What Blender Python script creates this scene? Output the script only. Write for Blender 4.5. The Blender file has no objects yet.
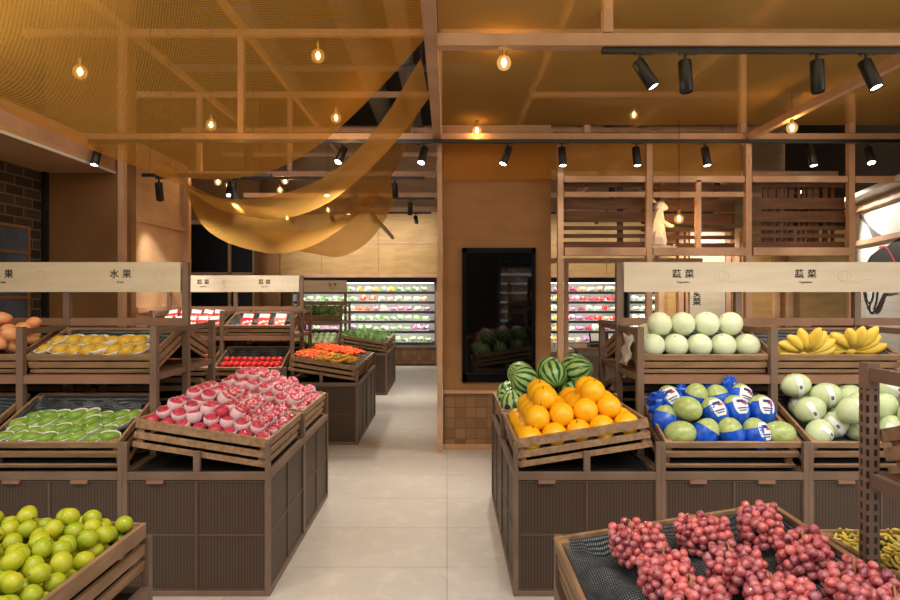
import bpy, bmesh, math, random
from mathutils import Vector, Matrix, Euler
random.seed(11)
R = math.radians
S = bpy.context.scene
COL = S.collection

# ------------------------------------------------------------------ camera, world, exposure
cam_d = bpy.data.cameras.new('camera'); cam = bpy.data.objects.new('camera', cam_d); COL.objects.link(cam)
cam.location = (0, 0, 1.65); cam.rotation_euler = (R(90), 0, 0)
cam_d.sensor_width = 36; cam_d.lens = 24
cam_d.shift_x = 3/900; cam_d.shift_y = -8/900
cam_d.clip_start = 0.05; cam_d.clip_end = 100
S.camera = cam
w = bpy.data.worlds.new('world'); S.world = w; w.use_nodes = True
w.node_tree.nodes['Background'].inputs[0].default_value = (1.0, 0.95, 0.89, 1)
w.node_tree.nodes['Background'].inputs[1].default_value = 1.5
S.view_settings.view_transform = 'Standard'; S.view_settings.look = 'None'
S.view_settings.gamma = 1; S.view_settings.use_curve_mapping = False
S.view_settings.exposure = 0.38
SPOT_W, BULB_W, FRIDGE_W = 68.0, 9.0, 7.0
WARM = (1.0, 0.93, 0.83)

# ------------------------------------------------------------------ helpers
def lin(r, g, b):
    f = lambda c: (c/255)/12.92 if c <= 10 else (((c/255)+0.055)/1.055)**2.4
    return (f(r), f(g), f(b), 1)

def at(px, py, d):                       # a point at depth d seen at that spot
    return Vector(((px-447)*d/600, d, 1.65-(py-292)*d/600))

class MB:
    def __init__(s): s.v = []; s.f = []; s.m = []
    def add(s, vs, fs, M=None, mi=0):
        o = len(s.v)
        s.v += [tuple(M @ Vector(p)) if M is not None else tuple(p) for p in vs]
        s.f += [tuple(i+o for i in f) for f in fs]; s.m += [mi]*len(fs); return s
    def box(s, c, size, M=None, mi=0):
        x, y, z = c; a, b, d = size[0]/2, size[1]/2, size[2]/2
        vs = [(x+i*a, y+j*b, z+k*d) for k in (-1, 1) for j in (-1, 1) for i in (-1, 1)]
        return s.add(vs, [(0,2,3,1),(4,5,7,6),(0,1,5,4),(2,6,7,3),(0,4,6,2),(1,3,7,5)], M, mi)
    def span(s, a, b, M=None, mi=0):     # box from corner a to corner b
        return s.box([(a[i]+b[i])/2 for i in range(3)], [abs(b[i]-a[i]) for i in range(3)], M, mi)
    def bar(s, p, q, wd, ht, mi=0):
        p, q = Vector(p), Vector(q); d = q-p; L = d.length; d.normalize()
        up = Vector((0,0,1)) if abs(d.z) < .95 else Vector((0,1,0))
        sx = d.cross(up).normalized(); sz = sx.cross(d)
        M = Matrix((( sx.x, d.x, sz.x, (p.x+q.x)/2),(sx.y, d.y, sz.y, (p.y+q.y)/2),(sx.z, d.z, sz.z, (p.z+q.z)/2),(0,0,0,1)))
        return s.box((0,0,0), (wd, L, ht), M, mi)
    def tube(s, pts, rads, n=10, cap=True, mi=0):
        pts = [Vector(p) for p in pts]
        if not hasattr(rads, '__len__'): rads = [rads]*len(pts)
        vs = []; fs = []
        ref = None
        for i, p in enumerate(pts):
            t = (pts[min(i+1, len(pts)-1)] - pts[max(i-1, 0)]).normalized()
            if ref is None: ref = Vector((1,0,0)) if abs(t.x) < .8 else Vector((0,1,0))
            a = (ref - t*ref.dot(t)).normalized(); ref = a; b = t.cross(a)
            for k in range(n):
                an = 2*math.pi*k/n
                vs.append(p + (a*math.cos(an)+b*math.sin(an))*rads[i])
        for i in range(len(pts)-1):
            for k in range(n):
                k2 = (k+1) % n
                fs.append((i*n+k, i*n+k2, (i+1)*n+k2, (i+1)*n+k))
        if cap:
            fs.append(tuple(range(n-1, -1, -1))); fs.append(tuple((len(pts)-1)*n+k for k in range(n)))
        return s.add(vs, fs, None, mi)
    def lathe(s, prof, n=16, M=None, mi=0):
        vs = []; fs = []
        for r, z in prof:
            for k in range(n):
                an = 2*math.pi*k/n; vs.append((r*math.cos(an), r*math.sin(an), z))
        for i in range(len(prof)-1):
            for k in range(n):
                k2 = (k+1) % n; fs.append((i*n+k, i*n+k2, (i+1)*n+k2, (i+1)*n+k))
        return s.add(vs, fs, M, mi)
    def ell(s, rx, ry, rz, n=14, m=9, M=None, fn=None, mi=0):
        vs = [(0,0,-rz)]; fs = []
        for j in range(1, m):
            t = math.pi*j/m - math.pi/2
            for k in range(n):
                a = 2*math.pi*k/n; vs.append((rx*math.cos(t)*math.cos(a), ry*math.cos(t)*math.sin(a), rz*math.sin(t)))
        vs.append((0,0,rz)); L = len(vs)-1
        for k in range(n):
            k2 = (k+1) % n
            fs.append((0, 1+k2, 1+k))
            for j in range(m-2): fs.append((1+j*n+k, 1+j*n+k2, 1+(j+1)*n+k2, 1+(j+1)*n+k))
            fs.append((1+(m-2)*n+k, 1+(m-2)*n+k2, L))
        if fn: vs = [fn(Vector(p)) for p in vs]
        return s.add(vs, fs, M, mi)
    def grid(s, P, mi=0):                # P[i][j] points
        n, m = len(P), len(P[0]); vs = [p for r in P for p in r]
        fs = [(i*m+j, i*m+j+1, (i+1)*m+j+1, (i+1)*m+j) for i in range(n-1) for j in range(m-1)]
        return s.add(vs, fs, None, mi)
    def mesh(s, name, mats, smooth=False):
        me = bpy.data.meshes.new(name); me.from_pydata(s.v, [], s.f)
        for m in (mats if isinstance(mats, (list, tuple)) else [mats]): me.materials.append(m)
        for i, p in enumerate(me.polygons): p.material_index = s.m[i]; p.use_smooth = smooth
        bm = bmesh.new(); bm.from_mesh(me); bmesh.ops.recalc_face_normals(bm, faces=bm.faces); bm.to_mesh(me); bm.free()
        return me
    def build(s, name, mats, parent=None, smooth=False, bevel=0):
        o = bpy.data.objects.new(name, s.mesh(name, mats, smooth)); COL.objects.link(o)
        if parent is not None: o.parent = parent
        if bevel:
            b = o.modifiers.new('bevel', 'BEVEL'); b.width = bevel; b.segments = 2; b.limit_method = 'ANGLE'
        return o

def tag(o, label, cat, group=None, kind=None):
    o['label'] = label; o['category'] = cat
    if group: o['group'] = group
    if kind: o['kind'] = kind
    return o

def thing(name, label, cat, loc=(0,0,0), group=None, M=None):
    o = bpy.data.objects.new(name, None); COL.objects.link(o); o.empty_display_size = .1
    if M is not None: o.matrix_world = M
    else: o.location = loc
    return tag(o, label, cat, group)

def struct(name, mb, m, smooth=False, bevel=0):
    o = mb.build(name, m, None, smooth, bevel); o['kind'] = 'structure'; return o

KIND = {}
def kind(name, obname, mesh, parts=()): KIND[name] = (obname, mesh, parts)
def spawn(k, M, label, cat, group=None):
    nm, me, parts = KIND[k]
    o = bpy.data.objects.new(nm, me); COL.objects.link(o); o.matrix_world = M
    for pn, pm in parts:
        c = bpy.data.objects.new(pn, pm); COL.objects.link(c); c.parent = o
    return tag(o, label, cat, group)

def T(x, y, z): return Matrix.Translation((x, y, z))
def rotm(a, b, c): return Euler((a, b, c)).to_matrix().to_4x4()
def rnd(a, b): return random.uniform(a, b)
def rrot(t=3.2): return rotm(rnd(-t, t), rnd(-t, t), rnd(-3.2, 3.2))

# ------------------------------------------------------------------ materials
def newmat(name):
    m = bpy.data.materials.new(name); m.use_nodes = True
    nt = m.node_tree; return m, nt, nt.nodes['Principled BSDF']
def nd(nt, t, **kw):
    n = nt.nodes.new(t)
    for k, v in kw.items(): setattr(n, k, v)
    return n
def mth(nt, op, a, b=None):
    n = nd(nt, 'ShaderNodeMath', operation=op)
    for i, x in enumerate((a, b)):
        if x is None: continue
        if isinstance(x, (int, float)): n.inputs[i].default_value = x
        else: nt.links.new(x, n.inputs[i])
    return n.outputs[0]
def mixc(nt, f, a, b):
    n = nd(nt, 'ShaderNodeMix', data_type='RGBA')
    for i, x in ((0, f), (6, a), (7, b)):
        if isinstance(x, (int, float, tuple)): n.inputs[i].default_value = x
        else: nt.links.new(x, n.inputs[i])
    return n.outputs[2]
def noise(nt, scale, vec=None, detail=3, src='Object', stretch=None):
    tc = nd(nt, 'ShaderNodeTexCoord'); n = nd(nt, 'ShaderNodeTexNoise'); n.inputs['Scale'].default_value = scale; n.inputs['Detail'].default_value = detail
    v = tc.outputs[src]
    if stretch:
        mp = nd(nt, 'ShaderNodeMapping'); mp.inputs['Scale'].default_value = stretch; nt.links.new(v, mp.inputs[0]); v = mp.outputs[0]
    nt.links.new(v, n.inputs['Vector']); return n.outputs[0]
def bump(nt, p, h, st=.3, dist=.002):
    b = nd(nt, 'ShaderNodeBump'); b.inputs['Strength'].default_value = st; b.inputs['Distance'].default_value = dist
    nt.links.new(h, b.inputs['Height']); nt.links.new(b.outputs[0], p.inputs['Normal'])
def ramp(nt, f, lo, hi):
    n = nd(nt, 'ShaderNodeMapRange'); nt.links.new(f, n.inputs[0])
    n.inputs[1].default_value = lo; n.inputs[2].default_value = hi; return n.outputs[0]

def plain(name, c, rough=.5, c2=None, scale=6, stretch=None, metal=0, bmp=0, spec=.5):
    m, nt, p = newmat(name); p.inputs['Roughness'].default_value = rough; p.inputs['Metallic'].default_value = metal
    p.inputs['Specular IOR Level'].default_value = spec
    c2 = c2 or tuple(min(1, x*.8) for x in c[:3])+(1,)
    f = ramp(nt, noise(nt, scale, stretch=stretch), .35, .65)
    nt.links.new(mixc(nt, f, c, c2), p.inputs['Base Color'])
    if bmp: bump(nt, p, f, bmp)
    return m
def fruit(name, ca, cb, cc=None, rough=.35, scale=20, amt=.5, bmp=0, sss=0):     # colour differs from fruit to fruit
    m, nt, p = newmat(name); p.inputs['Roughness'].default_value = rough
    oi = nd(nt, 'ShaderNodeObjectInfo')
    base = mixc(nt, oi.outputs['Random'], ca, cb)
    n = noise(nt, scale)
    f = mth(nt, 'MULTIPLY', ramp(nt, n, .4, .7), amt)
    nt.links.new(mixc(nt, f, base, cc or cb), p.inputs['Base Color'])
    if bmp: bump(nt, p, noise(nt, scale*6), bmp)
    if sss: p.inputs['Subsurface Weight'].default_value = sss; p.inputs['Subsurface Radius'].default_value = (.01,.004,.003)
    return m
def emit(name, c, st):
    m = bpy.data.materials.new(name); m.use_nodes = True; nt = m.node_tree
    nt.nodes.remove(nt.nodes['Principled BSDF']); e = nd(nt, 'ShaderNodeEmission'); e.inputs[0].default_value = c; e.inputs[1].default_value = st
    nt.links.new(e.outputs[0], nt.nodes['Material Output'].inputs[0]); return m

M = {}
M['frame'] = plain('frame', lin(118,95,78), .45, lin(106,84,69), 5)
M['crate'] = plain('crate_wood', lin(158,124,92), .55, lin(128,98,70), 5, (1,6,6))
M['rail'] = plain('shelf_rail', lin(140,103,80), .5, lin(126,92,70), 5)
M['beam'] = plain('beam_wood', lin(205,163,129), .55, lin(190,148,114), 4, (1,1,1))
M['inner'] = plain('dark_inner', lin(30,25,22), .8)
M['muntin'] = plain('muntin_brown', lin(92,71,56), .5, lin(84,64,50), 5)
M['liner'] = None
M['black'] = plain('black_metal', lin(26,25,25), .4)
M['ply'] = plain('plywood', lin(206,166,124), .6, lin(194,154,112), 2.5, (1,1,3))
M['goldply'] = plain('gold_plywood', lin(196,158,98), .55, lin(182,142,84), 3, (1,1,4))
M['brownwall'] = plain('brown_plaster', lin(150,108,64), .7, lin(134,94,54), 1.5)
M['columnwood'] = plain('column_board', lin(160,114,66), .6, lin(146,102,56), 2, (1,1,3))
M['plank'] = plain('dark_plank', lin(118,76,38), .6, lin(88,54,26), 3, (1,1,9))
M['signboard'] = plain('sign_birch', lin(210,196,172), .55, lin(202,186,160), 3, (1,1,6))
M['ink'] = plain('sign_ink', lin(38,30,26), .6)
M['faint'] = plain('faint_line', lin(206,178,150), .6)
M['ceil'] = plain('ceiling_dark', lin(62,56,50), .9)
M['duct'] = plain('duct_grey', lin(120,118,116), .5, lin(100,98,96), 2)
M['white'] = plain('white_paint', lin(236,234,228), .5, lin(228,226,220), 3)
M['greypaint'] = plain('grey_paint', lin(70,68,66), .5)
M['steel'] = plain('steel', lin(150,145,138), .35, lin(135,130,124), 3, metal=.3)
M['glassdark'] = plain('dark_glass', lin(10,10,11), .04, lin(8,8,9), 2, spec=.9)
M['blackglass'] = plain('black_window', lin(9,9,9), .35, lin(7,7,8), 2, spec=.15)
M['foam'] = None
M['stem'] = plain('stem_brown', lin(120,110,60), .6)
M['brownstem'] = plain('stem_tan', lin(170,130,80), .6)
M['plasticwhite'] = plain('plastic_white', lin(235,235,235), .25)
M['reddrawing'] = plain('mural_red', lin(205,70,80), .6)
M['greydrawing'] = plain('mural_grey', lin(110,106,104), .6)
M['blackdrawing'] = plain('mural_black', lin(40,40,38), .6)
M['bulbglow'] = emit('filament', (1, .62, .22, 1), 60)
M['lampface'] = emit('lamp_face', (1, .95, .88, 1), 14)
M['led'] = emit('led_strip', (1, .97, .92, 1), 6)
M['brass'] = plain('brass', lin(190,140,70), .3, metal=1)

def mk_net(name, dark, light, pitch):
    m, nt, p = newmat(name); p.inputs['Roughness'].default_value = .75
    tc = nd(nt, 'ShaderNodeTexCoord'); sp = nd(nt, 'ShaderNodeSeparateXYZ'); nt.links.new(tc.outputs['Object'], sp.inputs[0])
    a = mth(nt, 'SINE', mth(nt, 'MULTIPLY', mth(nt, 'ADD', sp.outputs[0], sp.outputs[1]), 6.283/pitch))
    b = mth(nt, 'SINE', mth(nt, 'MULTIPLY', mth(nt, 'SUBTRACT', sp.outputs[0], sp.outputs[1]), 6.283/pitch))
    f = mth(nt, 'MULTIPLY', ramp(nt, mth(nt, 'MULTIPLY', a, b), .1, .8), ramp(nt, noise(nt, 9), .3, .7))
    nt.links.new(mixc(nt, f, dark, light), p.inputs['Base Color']); bump(nt, p, mth(nt, 'MULTIPLY', a, b), .5, .003); return m
M['liner'] = mk_net('black_net_liner', lin(30,33,37), lin(170,180,186), .013)
M['foam'] = mk_net('white_foam_net', lin(232,196,206), lin(248,226,232), .008)
M['foamtray'] = mk_net('white_foam_tray', lin(225,228,220), lin(248,250,246), .01)

def mk_perf():
    m, nt, p = newmat('perforated_panel'); p.inputs['Roughness'].default_value = .5
    tc = nd(nt, 'ShaderNodeTexCoord'); sp = nd(nt, 'ShaderNodeSeparateXYZ'); nt.links.new(tc.outputs['Object'], sp.inputs[0])
    u = mth(nt, 'ADD', sp.outputs[0], sp.outputs[1])
    a = mth(nt, 'SINE', mth(nt, 'MULTIPLY', u, 6.283/.0165)); b = mth(nt, 'SINE', mth(nt, 'MULTIPLY', sp.outputs[2], 6.283/.011))
    f = ramp(nt, mth(nt, 'ADD', a, mth(nt, 'MULTIPLY', b, .5)), .1, 1.0)
    nt.links.new(mixc(nt, f, lin(74,56,43), lin(42,31,25)), p.inputs['Base Color']); return m
M['perf'] = mk_perf()

def mk_slot():
    m, nt, p = newmat('slotted_post'); p.inputs['Roughness'].default_value = .45
    tc = nd(nt, 'ShaderNodeTexCoord'); sp = nd(nt, 'ShaderNodeSeparateXYZ'); nt.links.new(tc.outputs['Object'], sp.inputs[0])
    z = mth(nt, 'FRACT', mth(nt, 'MULTIPLY', sp.outputs[2], 1/.03))
    zz = mth(nt, 'LESS_THAN', z, .62)
    top = mth(nt, 'LESS_THAN', sp.outputs[2], 1.385)
    u = mth(nt, 'ABSOLUTE', mth(nt, 'SUBTRACT', mth(nt, 'FRACT', mth(nt, 'MULTIPLY', mth(nt, 'ADD', sp.outputs[0], sp.outputs[1]), 1/.022)), .5))
    uu = mth(nt, 'LESS_THAN', u, .2)
    f = mth(nt, 'MULTIPLY', mth(nt, 'MULTIPLY', zz, uu), top)
    nt.links.new(mixc(nt, f, lin(126,100,84), lin(44,34,28)), p.inputs['Base Color']); return m
M['slot'] = mk_slot()

def mk_brick(name, c1, c2, mo, bw, bh, mortar=.006, horizontal=False, rough=.6, off=.5, nz=None):
    m, nt, p = newmat(name); p.inputs['Roughness'].default_value = rough
    tc = nd(nt, 'ShaderNodeTexCoord'); sp = nd(nt, 'ShaderNodeSeparateXYZ'); nt.links.new(tc.outputs['Object'], sp.inputs[0])
    cb = nd(nt, 'ShaderNodeCombineXYZ')
    if horizontal: nt.links.new(sp.outputs[0], cb.inputs[0]); nt.links.new(sp.outputs[1], cb.inputs[1])
    else: nt.links.new(mth(nt, 'ADD', sp.outputs[0], sp.outputs[1]), cb.inputs[0]); nt.links.new(sp.outputs[2], cb.inputs[1])
    b = nd(nt, 'ShaderNodeTexBrick', offset=off); nt.links.new(cb.outputs[0], b.inputs[0])
    for i, c in ((1,c1),(2,c2),(3,mo)): b.inputs[i].default_value = c
    b.inputs['Scale'].default_value = 1; b.inputs['Mortar Size'].default_value = mortar; b.inputs['Brick Width'].default_value = bw; b.inputs['Row Height'].default_value = bh
    col = b.outputs[0]
    if nz:
        n = ramp(nt, noise(nt, 7, detail=8), .5, .72); n2 = ramp(nt, noise(nt, 30, detail=4), .55, .75)
        col = mixc(nt, mth(nt, 'MULTIPLY', n, .45), col, nz); col = mixc(nt, mth(nt, 'MULTIPLY', n2, .35), col, lin(160,146,130))
    nt.links.new(col, p.inputs['Base Color']); bump(nt, p, b.outputs[1], -.3, .003); return m
M['floor'] = mk_brick('stone_floor', lin(182,174,165), lin(176,168,159), lin(142,134,126), 1.2, .6, .0035, True, .34, 0, lin(206,194,180))
M['tiles'] = mk_brick('wood_mosaic', lin(150,110,70), lin(118,84,52), lin(100,72,46), .11, .11, .004, False, .5, 0)
M['glassblock'] = mk_brick('glass_block', lin(50,48,46), lin(78,68,58), lin(120,100,80), .26, .105, .009, False, .25)
M['whitetile'] = mk_brick('white_wall_boards', lin(232,232,226), lin(226,228,222), lin(206,206,200), 3.0, .09, .003, False, .5)

def mk_gauze(name, c, trans, pitch):
    m = bpy.data.materials.new(name); m.use_nodes = True; nt = m.node_tree
    nt.nodes.remove(nt.nodes['Principled BSDF']); out = nt.nodes['Material Output']
    d = nd(nt, 'ShaderNodeBsdfDiffuse'); d.inputs[0].default_value = c
    tl = nd(nt, 'ShaderNodeBsdfTranslucent'); tl.inputs[0].default_value = c
    t = nd(nt, 'ShaderNodeBsdfTransparent'); t.inputs[0].default_value = (1, .88, .62, 1)
    a = nd(nt, 'ShaderNodeMixShader'); a.inputs[0].default_value = .55; nt.links.new(d.outputs[0], a.inputs[1]); nt.links.new(tl.outputs[0], a.inputs[2])
    tc = nd(nt, 'ShaderNodeTexCoord'); sp = nd(nt, 'ShaderNodeSeparateXYZ'); nt.links.new(tc.outputs['Object'], sp.inputs[0])
    s1 = mth(nt, 'SINE', mth(nt, 'MULTIPLY', mth(nt, 'ADD', sp.outputs[0], sp.outputs[2]), 6.283/pitch)); s2 = mth(nt, 'SINE', mth(nt, 'MULTIPLY', sp.outputs[1], 6.283/pitch))
    hole = ramp(nt, mth(nt, 'MULTIPLY', s1, s2), -.6, .6)
    f = mth(nt, 'ADD', mth(nt, 'MULTIPLY', hole, .14), trans-.07)
    x = nd(nt, 'ShaderNodeMixShader'); nt.links.new(f, x.inputs[0]); nt.links.new(a.outputs[0], x.inputs[1]); nt.links.new(t.outputs[0], x.inputs[2])
    nt.links.new(x.outputs[0], out.inputs[0]); return m
M['gauze'] = mk_gauze('amber_gauze', lin(200,144,62), .50, .02)
M['gauze2'] = mk_gauze('amber_gauze_open', lin(222,168,88), .46, .02)
M['gauze3'] = mk_gauze('amber_gauze_dense', lin(200,152,76), .38, .02)

def mk_globe():
    m = bpy.data.materials.new('bulb_glass'); m.use_nodes = True; nt = m.node_tree
    nt.nodes.remove(nt.nodes['Principled BSDF']); out = nt.nodes['Material Output']
    g = nd(nt, 'ShaderNodeBsdfGlossy'); g.inputs[0].default_value = (1,.85,.6,1); g.inputs[1].default_value = .1
    t = nd(nt, 'ShaderNodeBsdfTransparent'); t.inputs[0].default_value = (1,.86,.62,1)
    e = nd(nt, 'ShaderNodeEmission'); e.inputs[0].default_value = (1,.6,.2,1); e.inputs[1].default_value = 1.2
    x = nd(nt, 'ShaderNodeMixShader'); x.inputs[0].default_value = .1; nt.links.new(t.outputs[0], x.inputs[1]); nt.links.new(g.outputs[0], x.inputs[2])
    y = nd(nt, 'ShaderNodeMixShader'); y.inputs[0].default_value = .25; nt.links.new(x.outputs[0], y.inputs[1]); nt.links.new(e.outputs[0], y.inputs[2])
    nt.links.new(y.outputs[0], out.inputs[0]); return m
M['globe'] = mk_globe()

def mk_stripes(name, c1, c2, c3, k, hz):       # lines of longitude, wavering (melon rinds)
    m, nt, p = newmat(name); p.inputs['Roughness'].default_value = .3
    tc = nd(nt, 'ShaderNodeTexCoord'); sp = nd(nt, 'ShaderNodeSeparateXYZ'); nt.links.new(tc.outputs['Object'], sp.inputs[0])
    an = mth(nt, 'ARCTAN2', sp.outputs[1], sp.outputs[0])
    wob = mth(nt, 'MULTIPLY', mth(nt, 'SUBTRACT', noise(nt, hz, detail=4), .5), 3.4)
    s = ramp(nt, mth(nt, 'SINE', mth(nt, 'ADD', mth(nt, 'MULTIPLY', an, k), wob)), -.0, .5)
    base = mixc(nt, ramp(nt, noise(nt, hz*2), .4, .7), c1, c3)
    nt.links.new(mixc(nt, s, base, c2), p.inputs['Base Color']); return m
M['watermelon'] = mk_stripes('watermelon_rind', lin(146,192,122), lin(34,90,50), lin(186,198,96), 11, 30)
M['greenmelon'] = mk_stripes('green_melon_rind', lin(178,190,122), lin(162,178,106), lin(140,162,84), 10, 30)
M['lime'] = fruit('lime_skin', lin(140,168,34), lin(186,188,36), lin(206,190,46), .32, 14, .5, .08)
M['apple'] = fruit('apple_skin', lin(172,28,60), lin(196,50,80), lin(220,110,120), .35, 25, .35)
M['mango'] = fruit('green_mango_skin', lin(110,148,44), lin(134,164,60), lin(88,124,38), .4, 12, .5)
M['ymango'] = fruit('yellow_mango_skin', lin(206,160,36), lin(186,156,52), lin(216,176,60), .4, 14, .5)
M['peach'] = fruit('blush_mango_skin', lin(238,164,116), lin(234,182,124), lin(224,124,96), .4, 14, .5)
M['goldmelon'] = fruit('gold_melon_skin', lin(250,182,16), lin(252,190,22), lin(242,164,14), .35, 8, .4, .05)
M['honeydew'] = fruit('honeydew_skin', lin(208,216,180), lin(218,226,190), lin(190,202,160), .45, 10, .45)
M['palemelon'] = fruit('pale_melon_skin', lin(190,204,156), lin(206,216,176), lin(172,190,140), .45, 30, .4, .15)
M['banana'] = fruit('banana_skin', lin(240,204,84), lin(236,196,70), lin(214,190,80), .45, 16, .4)
M['grape'] = fruit('grape_skin', lin(134,30,60), lin(230,104,100), lin(234,176,176), .16, 45, .5, 0, 0)
M['grape'].node_tree.nodes['Principled BSDF'].inputs['Specular IOR Level'].default_value = .9
M['redpepper'] = fruit('red_pepper_skin', lin(250,72,24), lin(252,110,40), None, .3)
M['yellowpepper'] = fruit('yellow_pepper_skin', lin(240,180,30), lin(236,140,30), lin(190,190,50), .3)
M['tomato'] = fruit('tomato_skin', lin(220,30,34), lin(234,60,50), None, .3)
M['carrot'] = fruit('carrot_skin', lin(255,104,34), lin(255,84,36), None, .5)
M['leaf'] = fruit('leaf_green', lin(86,136,76), lin(140,184,100), lin(190,212,150), .5, 20, .5)
M['palegreen'] = fruit('leaf_pale', lin(150,180,120), lin(196,210,170), None, .5)
M['purple'] = fruit('purple_skin', lin(150,90,140), lin(206,110,140), lin(235,170,180), .4, 25, .5)
M['yellowbud'] = fruit('yellow_bud', lin(236,212,96), lin(216,190,76), lin(246,228,130), .5, 30, .6)
M['bluebag'] = plain('blue_bag', lin(28,92,206), .25, lin(14,62,166), 25, bmp=.6)
M['label'] = plain('paper_label', lin(245,245,242), .4)
M['labelblue'] = plain('label_blue', lin(40,56,120), .4)
M['labelred'] = plain('label_red', lin(214,40,50), .4)

# ------------------------------------------------------------------ floor, walls, ceiling
struct('floor', MB().span((-8,-4,-.06),(9,14.2,0)), M['floor'])
struct('ceiling', MB().span((-8,2.4,5.6),(9,14.4,5.7)), M['ceil'])
struct('wall_behind', MB().span((-6,-4.1,0),(7,-4.0,3.6)), M['inner'])
struct('wall_left_far', MB().span((-6.4,6.6,0),(-6.3,14.2,5.6)), M['greypaint'])
struct('wall_right_far', MB().span((8.0,2.5,0),(8.1,14.2,5.6)), M['greypaint'])
YB = 13.5
mb = MB().span((-6.4,YB+.75,0),(8.2,YB+.85,5.6)); struct('wall_back', mb, M['ply'])
# bulkhead of plywood panels above the chiller
mb = MB()
for i in range(9):
    x0 = -4.0+i*1.25; mb.span((x0+.008,YB-.35,2.03),(x0+1.242,YB-.31,3.42))
mb.span((-4.0,YB-.33,2.03),(7.3,YB+.74,3.41))
struct('wall_bulkhead', mb, M['goldply'])
struct('trim_1', MB().span((-4.0,YB-.40,1.97),(7.3,YB-.3,2.04)), M['beam'])
struct('trim_2', MB().span((-4.0,YB-.42,3.41),(7.3,YB-.3,3.5)), M['beam'])
# plaster side return and dark glazed opening on the far side
mb = MB().span((-4.0,12.45,0),(-3.9,YB+.75,3.6)).span((-3.9,12.7,0),(-3.55,12.8,3.3)); struct('wall_return', mb, M['brownwall'])
W = thing('window_1', 'x', 'x'); del W['label']; del W['category']; W['kind'] = 'structure'
MB().span((-6.2,12.52,0),(-3.95,12.56,3.1)).build('pane', M['blackglass'], W)
mb = MB()
for x in (-6.2,-5.4,-4.55,-4.04): mb.span((x,12.46,0),(x+.06,12.52,3.1))
mb.span((-6.2,12.46,1.98),(-4.0,12.52,2.06)).span((-6.2,12.46,3.06),(-4.0,12.52,3.14))
mb.build('frame', M['ply'], W)
struct('wall_window_head', MB().span((-6.3,12.45,3.14),(-3.9,12.6,5.6)), M['brownwall'])
# near side: glass block wall, brown plaster wall, plywood partition
struct('wall_left', MB().span((-4.5,1.0,0),(-4.36,6.5,5.6)), M['glassblock'])
W2 = bpy.data.objects.new('window_2', None); COL.objects.link(W2); W2['kind'] = 'structure'
MB().span((-4.362,4.9,1.35),(-4.352,6.25,2.32)).build('pane', plain('blue_glass', lin(92,104,120), .1, lin(70,80,96), 3), W2)
mb = MB()
for z in (1.35,1.58,1.81,2.04,2.30): mb.span((-4.352,4.9,z),(-4.335,6.25,z+.03))
for y in (4.9,5.55,6.22): mb.span((-4.352,y,1.35),(-4.337,y+.03,2.33))
mb.build('frame', M['brownwall'], W2)
struct('wall_left_end', MB().span((-4.36,6.5,0),(-3.42,6.6,5.6)), M['brownwall'])
struct('trim_3', MB().span((-4.37,6.44,0),(-4.31,6.5,2.94)), M['black'])
mb = MB().span((-3.49,6.6,0),(-3.43,7.86,3.24)); struct('wall_plywood', mb, M['ply'])
for n, (z0, z1) in enumerate(((2.43,2.5),(3.2,3.3),(1.42,1.48),(1.05,1.1))):
    struct('trim_%d' % (4+n), MB().span((-3.43,6.6,z0),(-3.395,7.86,z1)), M['beam'])
struct('trim_8', MB().span((-3.44,7.8,0),(-3.36,7.88,3.24)), M['beam'])
struct('ceiling_soffit', MB().span((-4.36,1.0,2.94),(-3.60,6.5,3.0)), M['ply'])
struct('trim_9', MB().span((-3.62,1.0,3.0),(-3.60,6.5,3.22)), M['beam'])
struct('trim_10', MB().span((-3.60,1.0,2.93),(-3.585,6.5,2.955)), M['white'])

# column with a mosaic foot
mb = MB().span((-.045,6.29,.62),(1.09,7.3,3.40)); struct('column', mb, M['columnwood'])
struct('column_foot', MB().span((-.045,6.295,.05),(1.08,7.3,.60)), M['tiles'])
struct('trim_11', MB().span((-.047,6.26,.59),(1.11,7.3,.625)), M['beam'])
struct('trim_12', MB().span((-.047,6.28,0),(1.1,7.3,.055)), M['beam'])
sc = thing('display_screen', 'tall black glass display screen in a dark frame on the wooden column', 'screen', (.54,6.28,.7))
x0, x1, z0, z1 = .157, .922, .71, 2.11
mb = MB()
for a, b in (((x0,z0),(x1,z0+.09)),((x0,z1-.05),(x1,z1)),((x0,z0),(x0+.045,z1)),((x1-.035,z0),(x1,z1))):
    mb.span((a[0]-.54,-.04,a[1]-.7),(b[0]-.54,.008,b[1]-.7))
mb.build('frame', M['blackglass'], sc)
MB().span((x0-.5,-.022,z0-.66),(x1-.58,.006,z1-.74)).build('glass', M['glassdark'], sc)

# right hand wood wall and painted wall
mb = MB().span((3.15,9.0,0),(6.6,9.1,2.6)); struct('wall_timber', mb, M['goldply'])
for n, x in enumerate((3.15,3.45,3.55,4.15,4.28,4.88,5.08)):
    struct('trim_%d' % (13+n), MB().span((x,8.92,0),(x+.07,9.0,2.6)), M['beam'])
a, b = Vector((5.37,8.0,0)), Vector((4.48,5.03,0)); u = (b-a).normalized(); nrm = Vector((-u.y*-1, u.x*-1, 0)); nrm = Vector((u.y, -u.x, 0))
if nrm.x > 0: nrm = -nrm
a2 = a - u*.02
def wallpt(t, z, off=0): p = a + u*t + nrm*off; return (p.x, p.y, z)
mb = MB(); P0, P1 = a2, b
mb.add([(P0.x,P0.y,0),(P1.x,P1.y,0),(P1.x,P1.y,2.66),(P0.x,P0.y,2.66)] + [((P0-nrm*.1).x,(P0-nrm*.1).y,0),((P1-nrm*.1).x,(P1-nrm*.1).y,0),((P1-nrm*.1).x,(P1-nrm*.1).y,2.66),((P0-nrm*.1).x,(P0-nrm*.1).y,2.66)],
       [(0,1,2,3),(4,7,6,5),(0,4,5,1),(3,2,6,7),(0,3,7,4),(1,5,6,2)])
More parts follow.
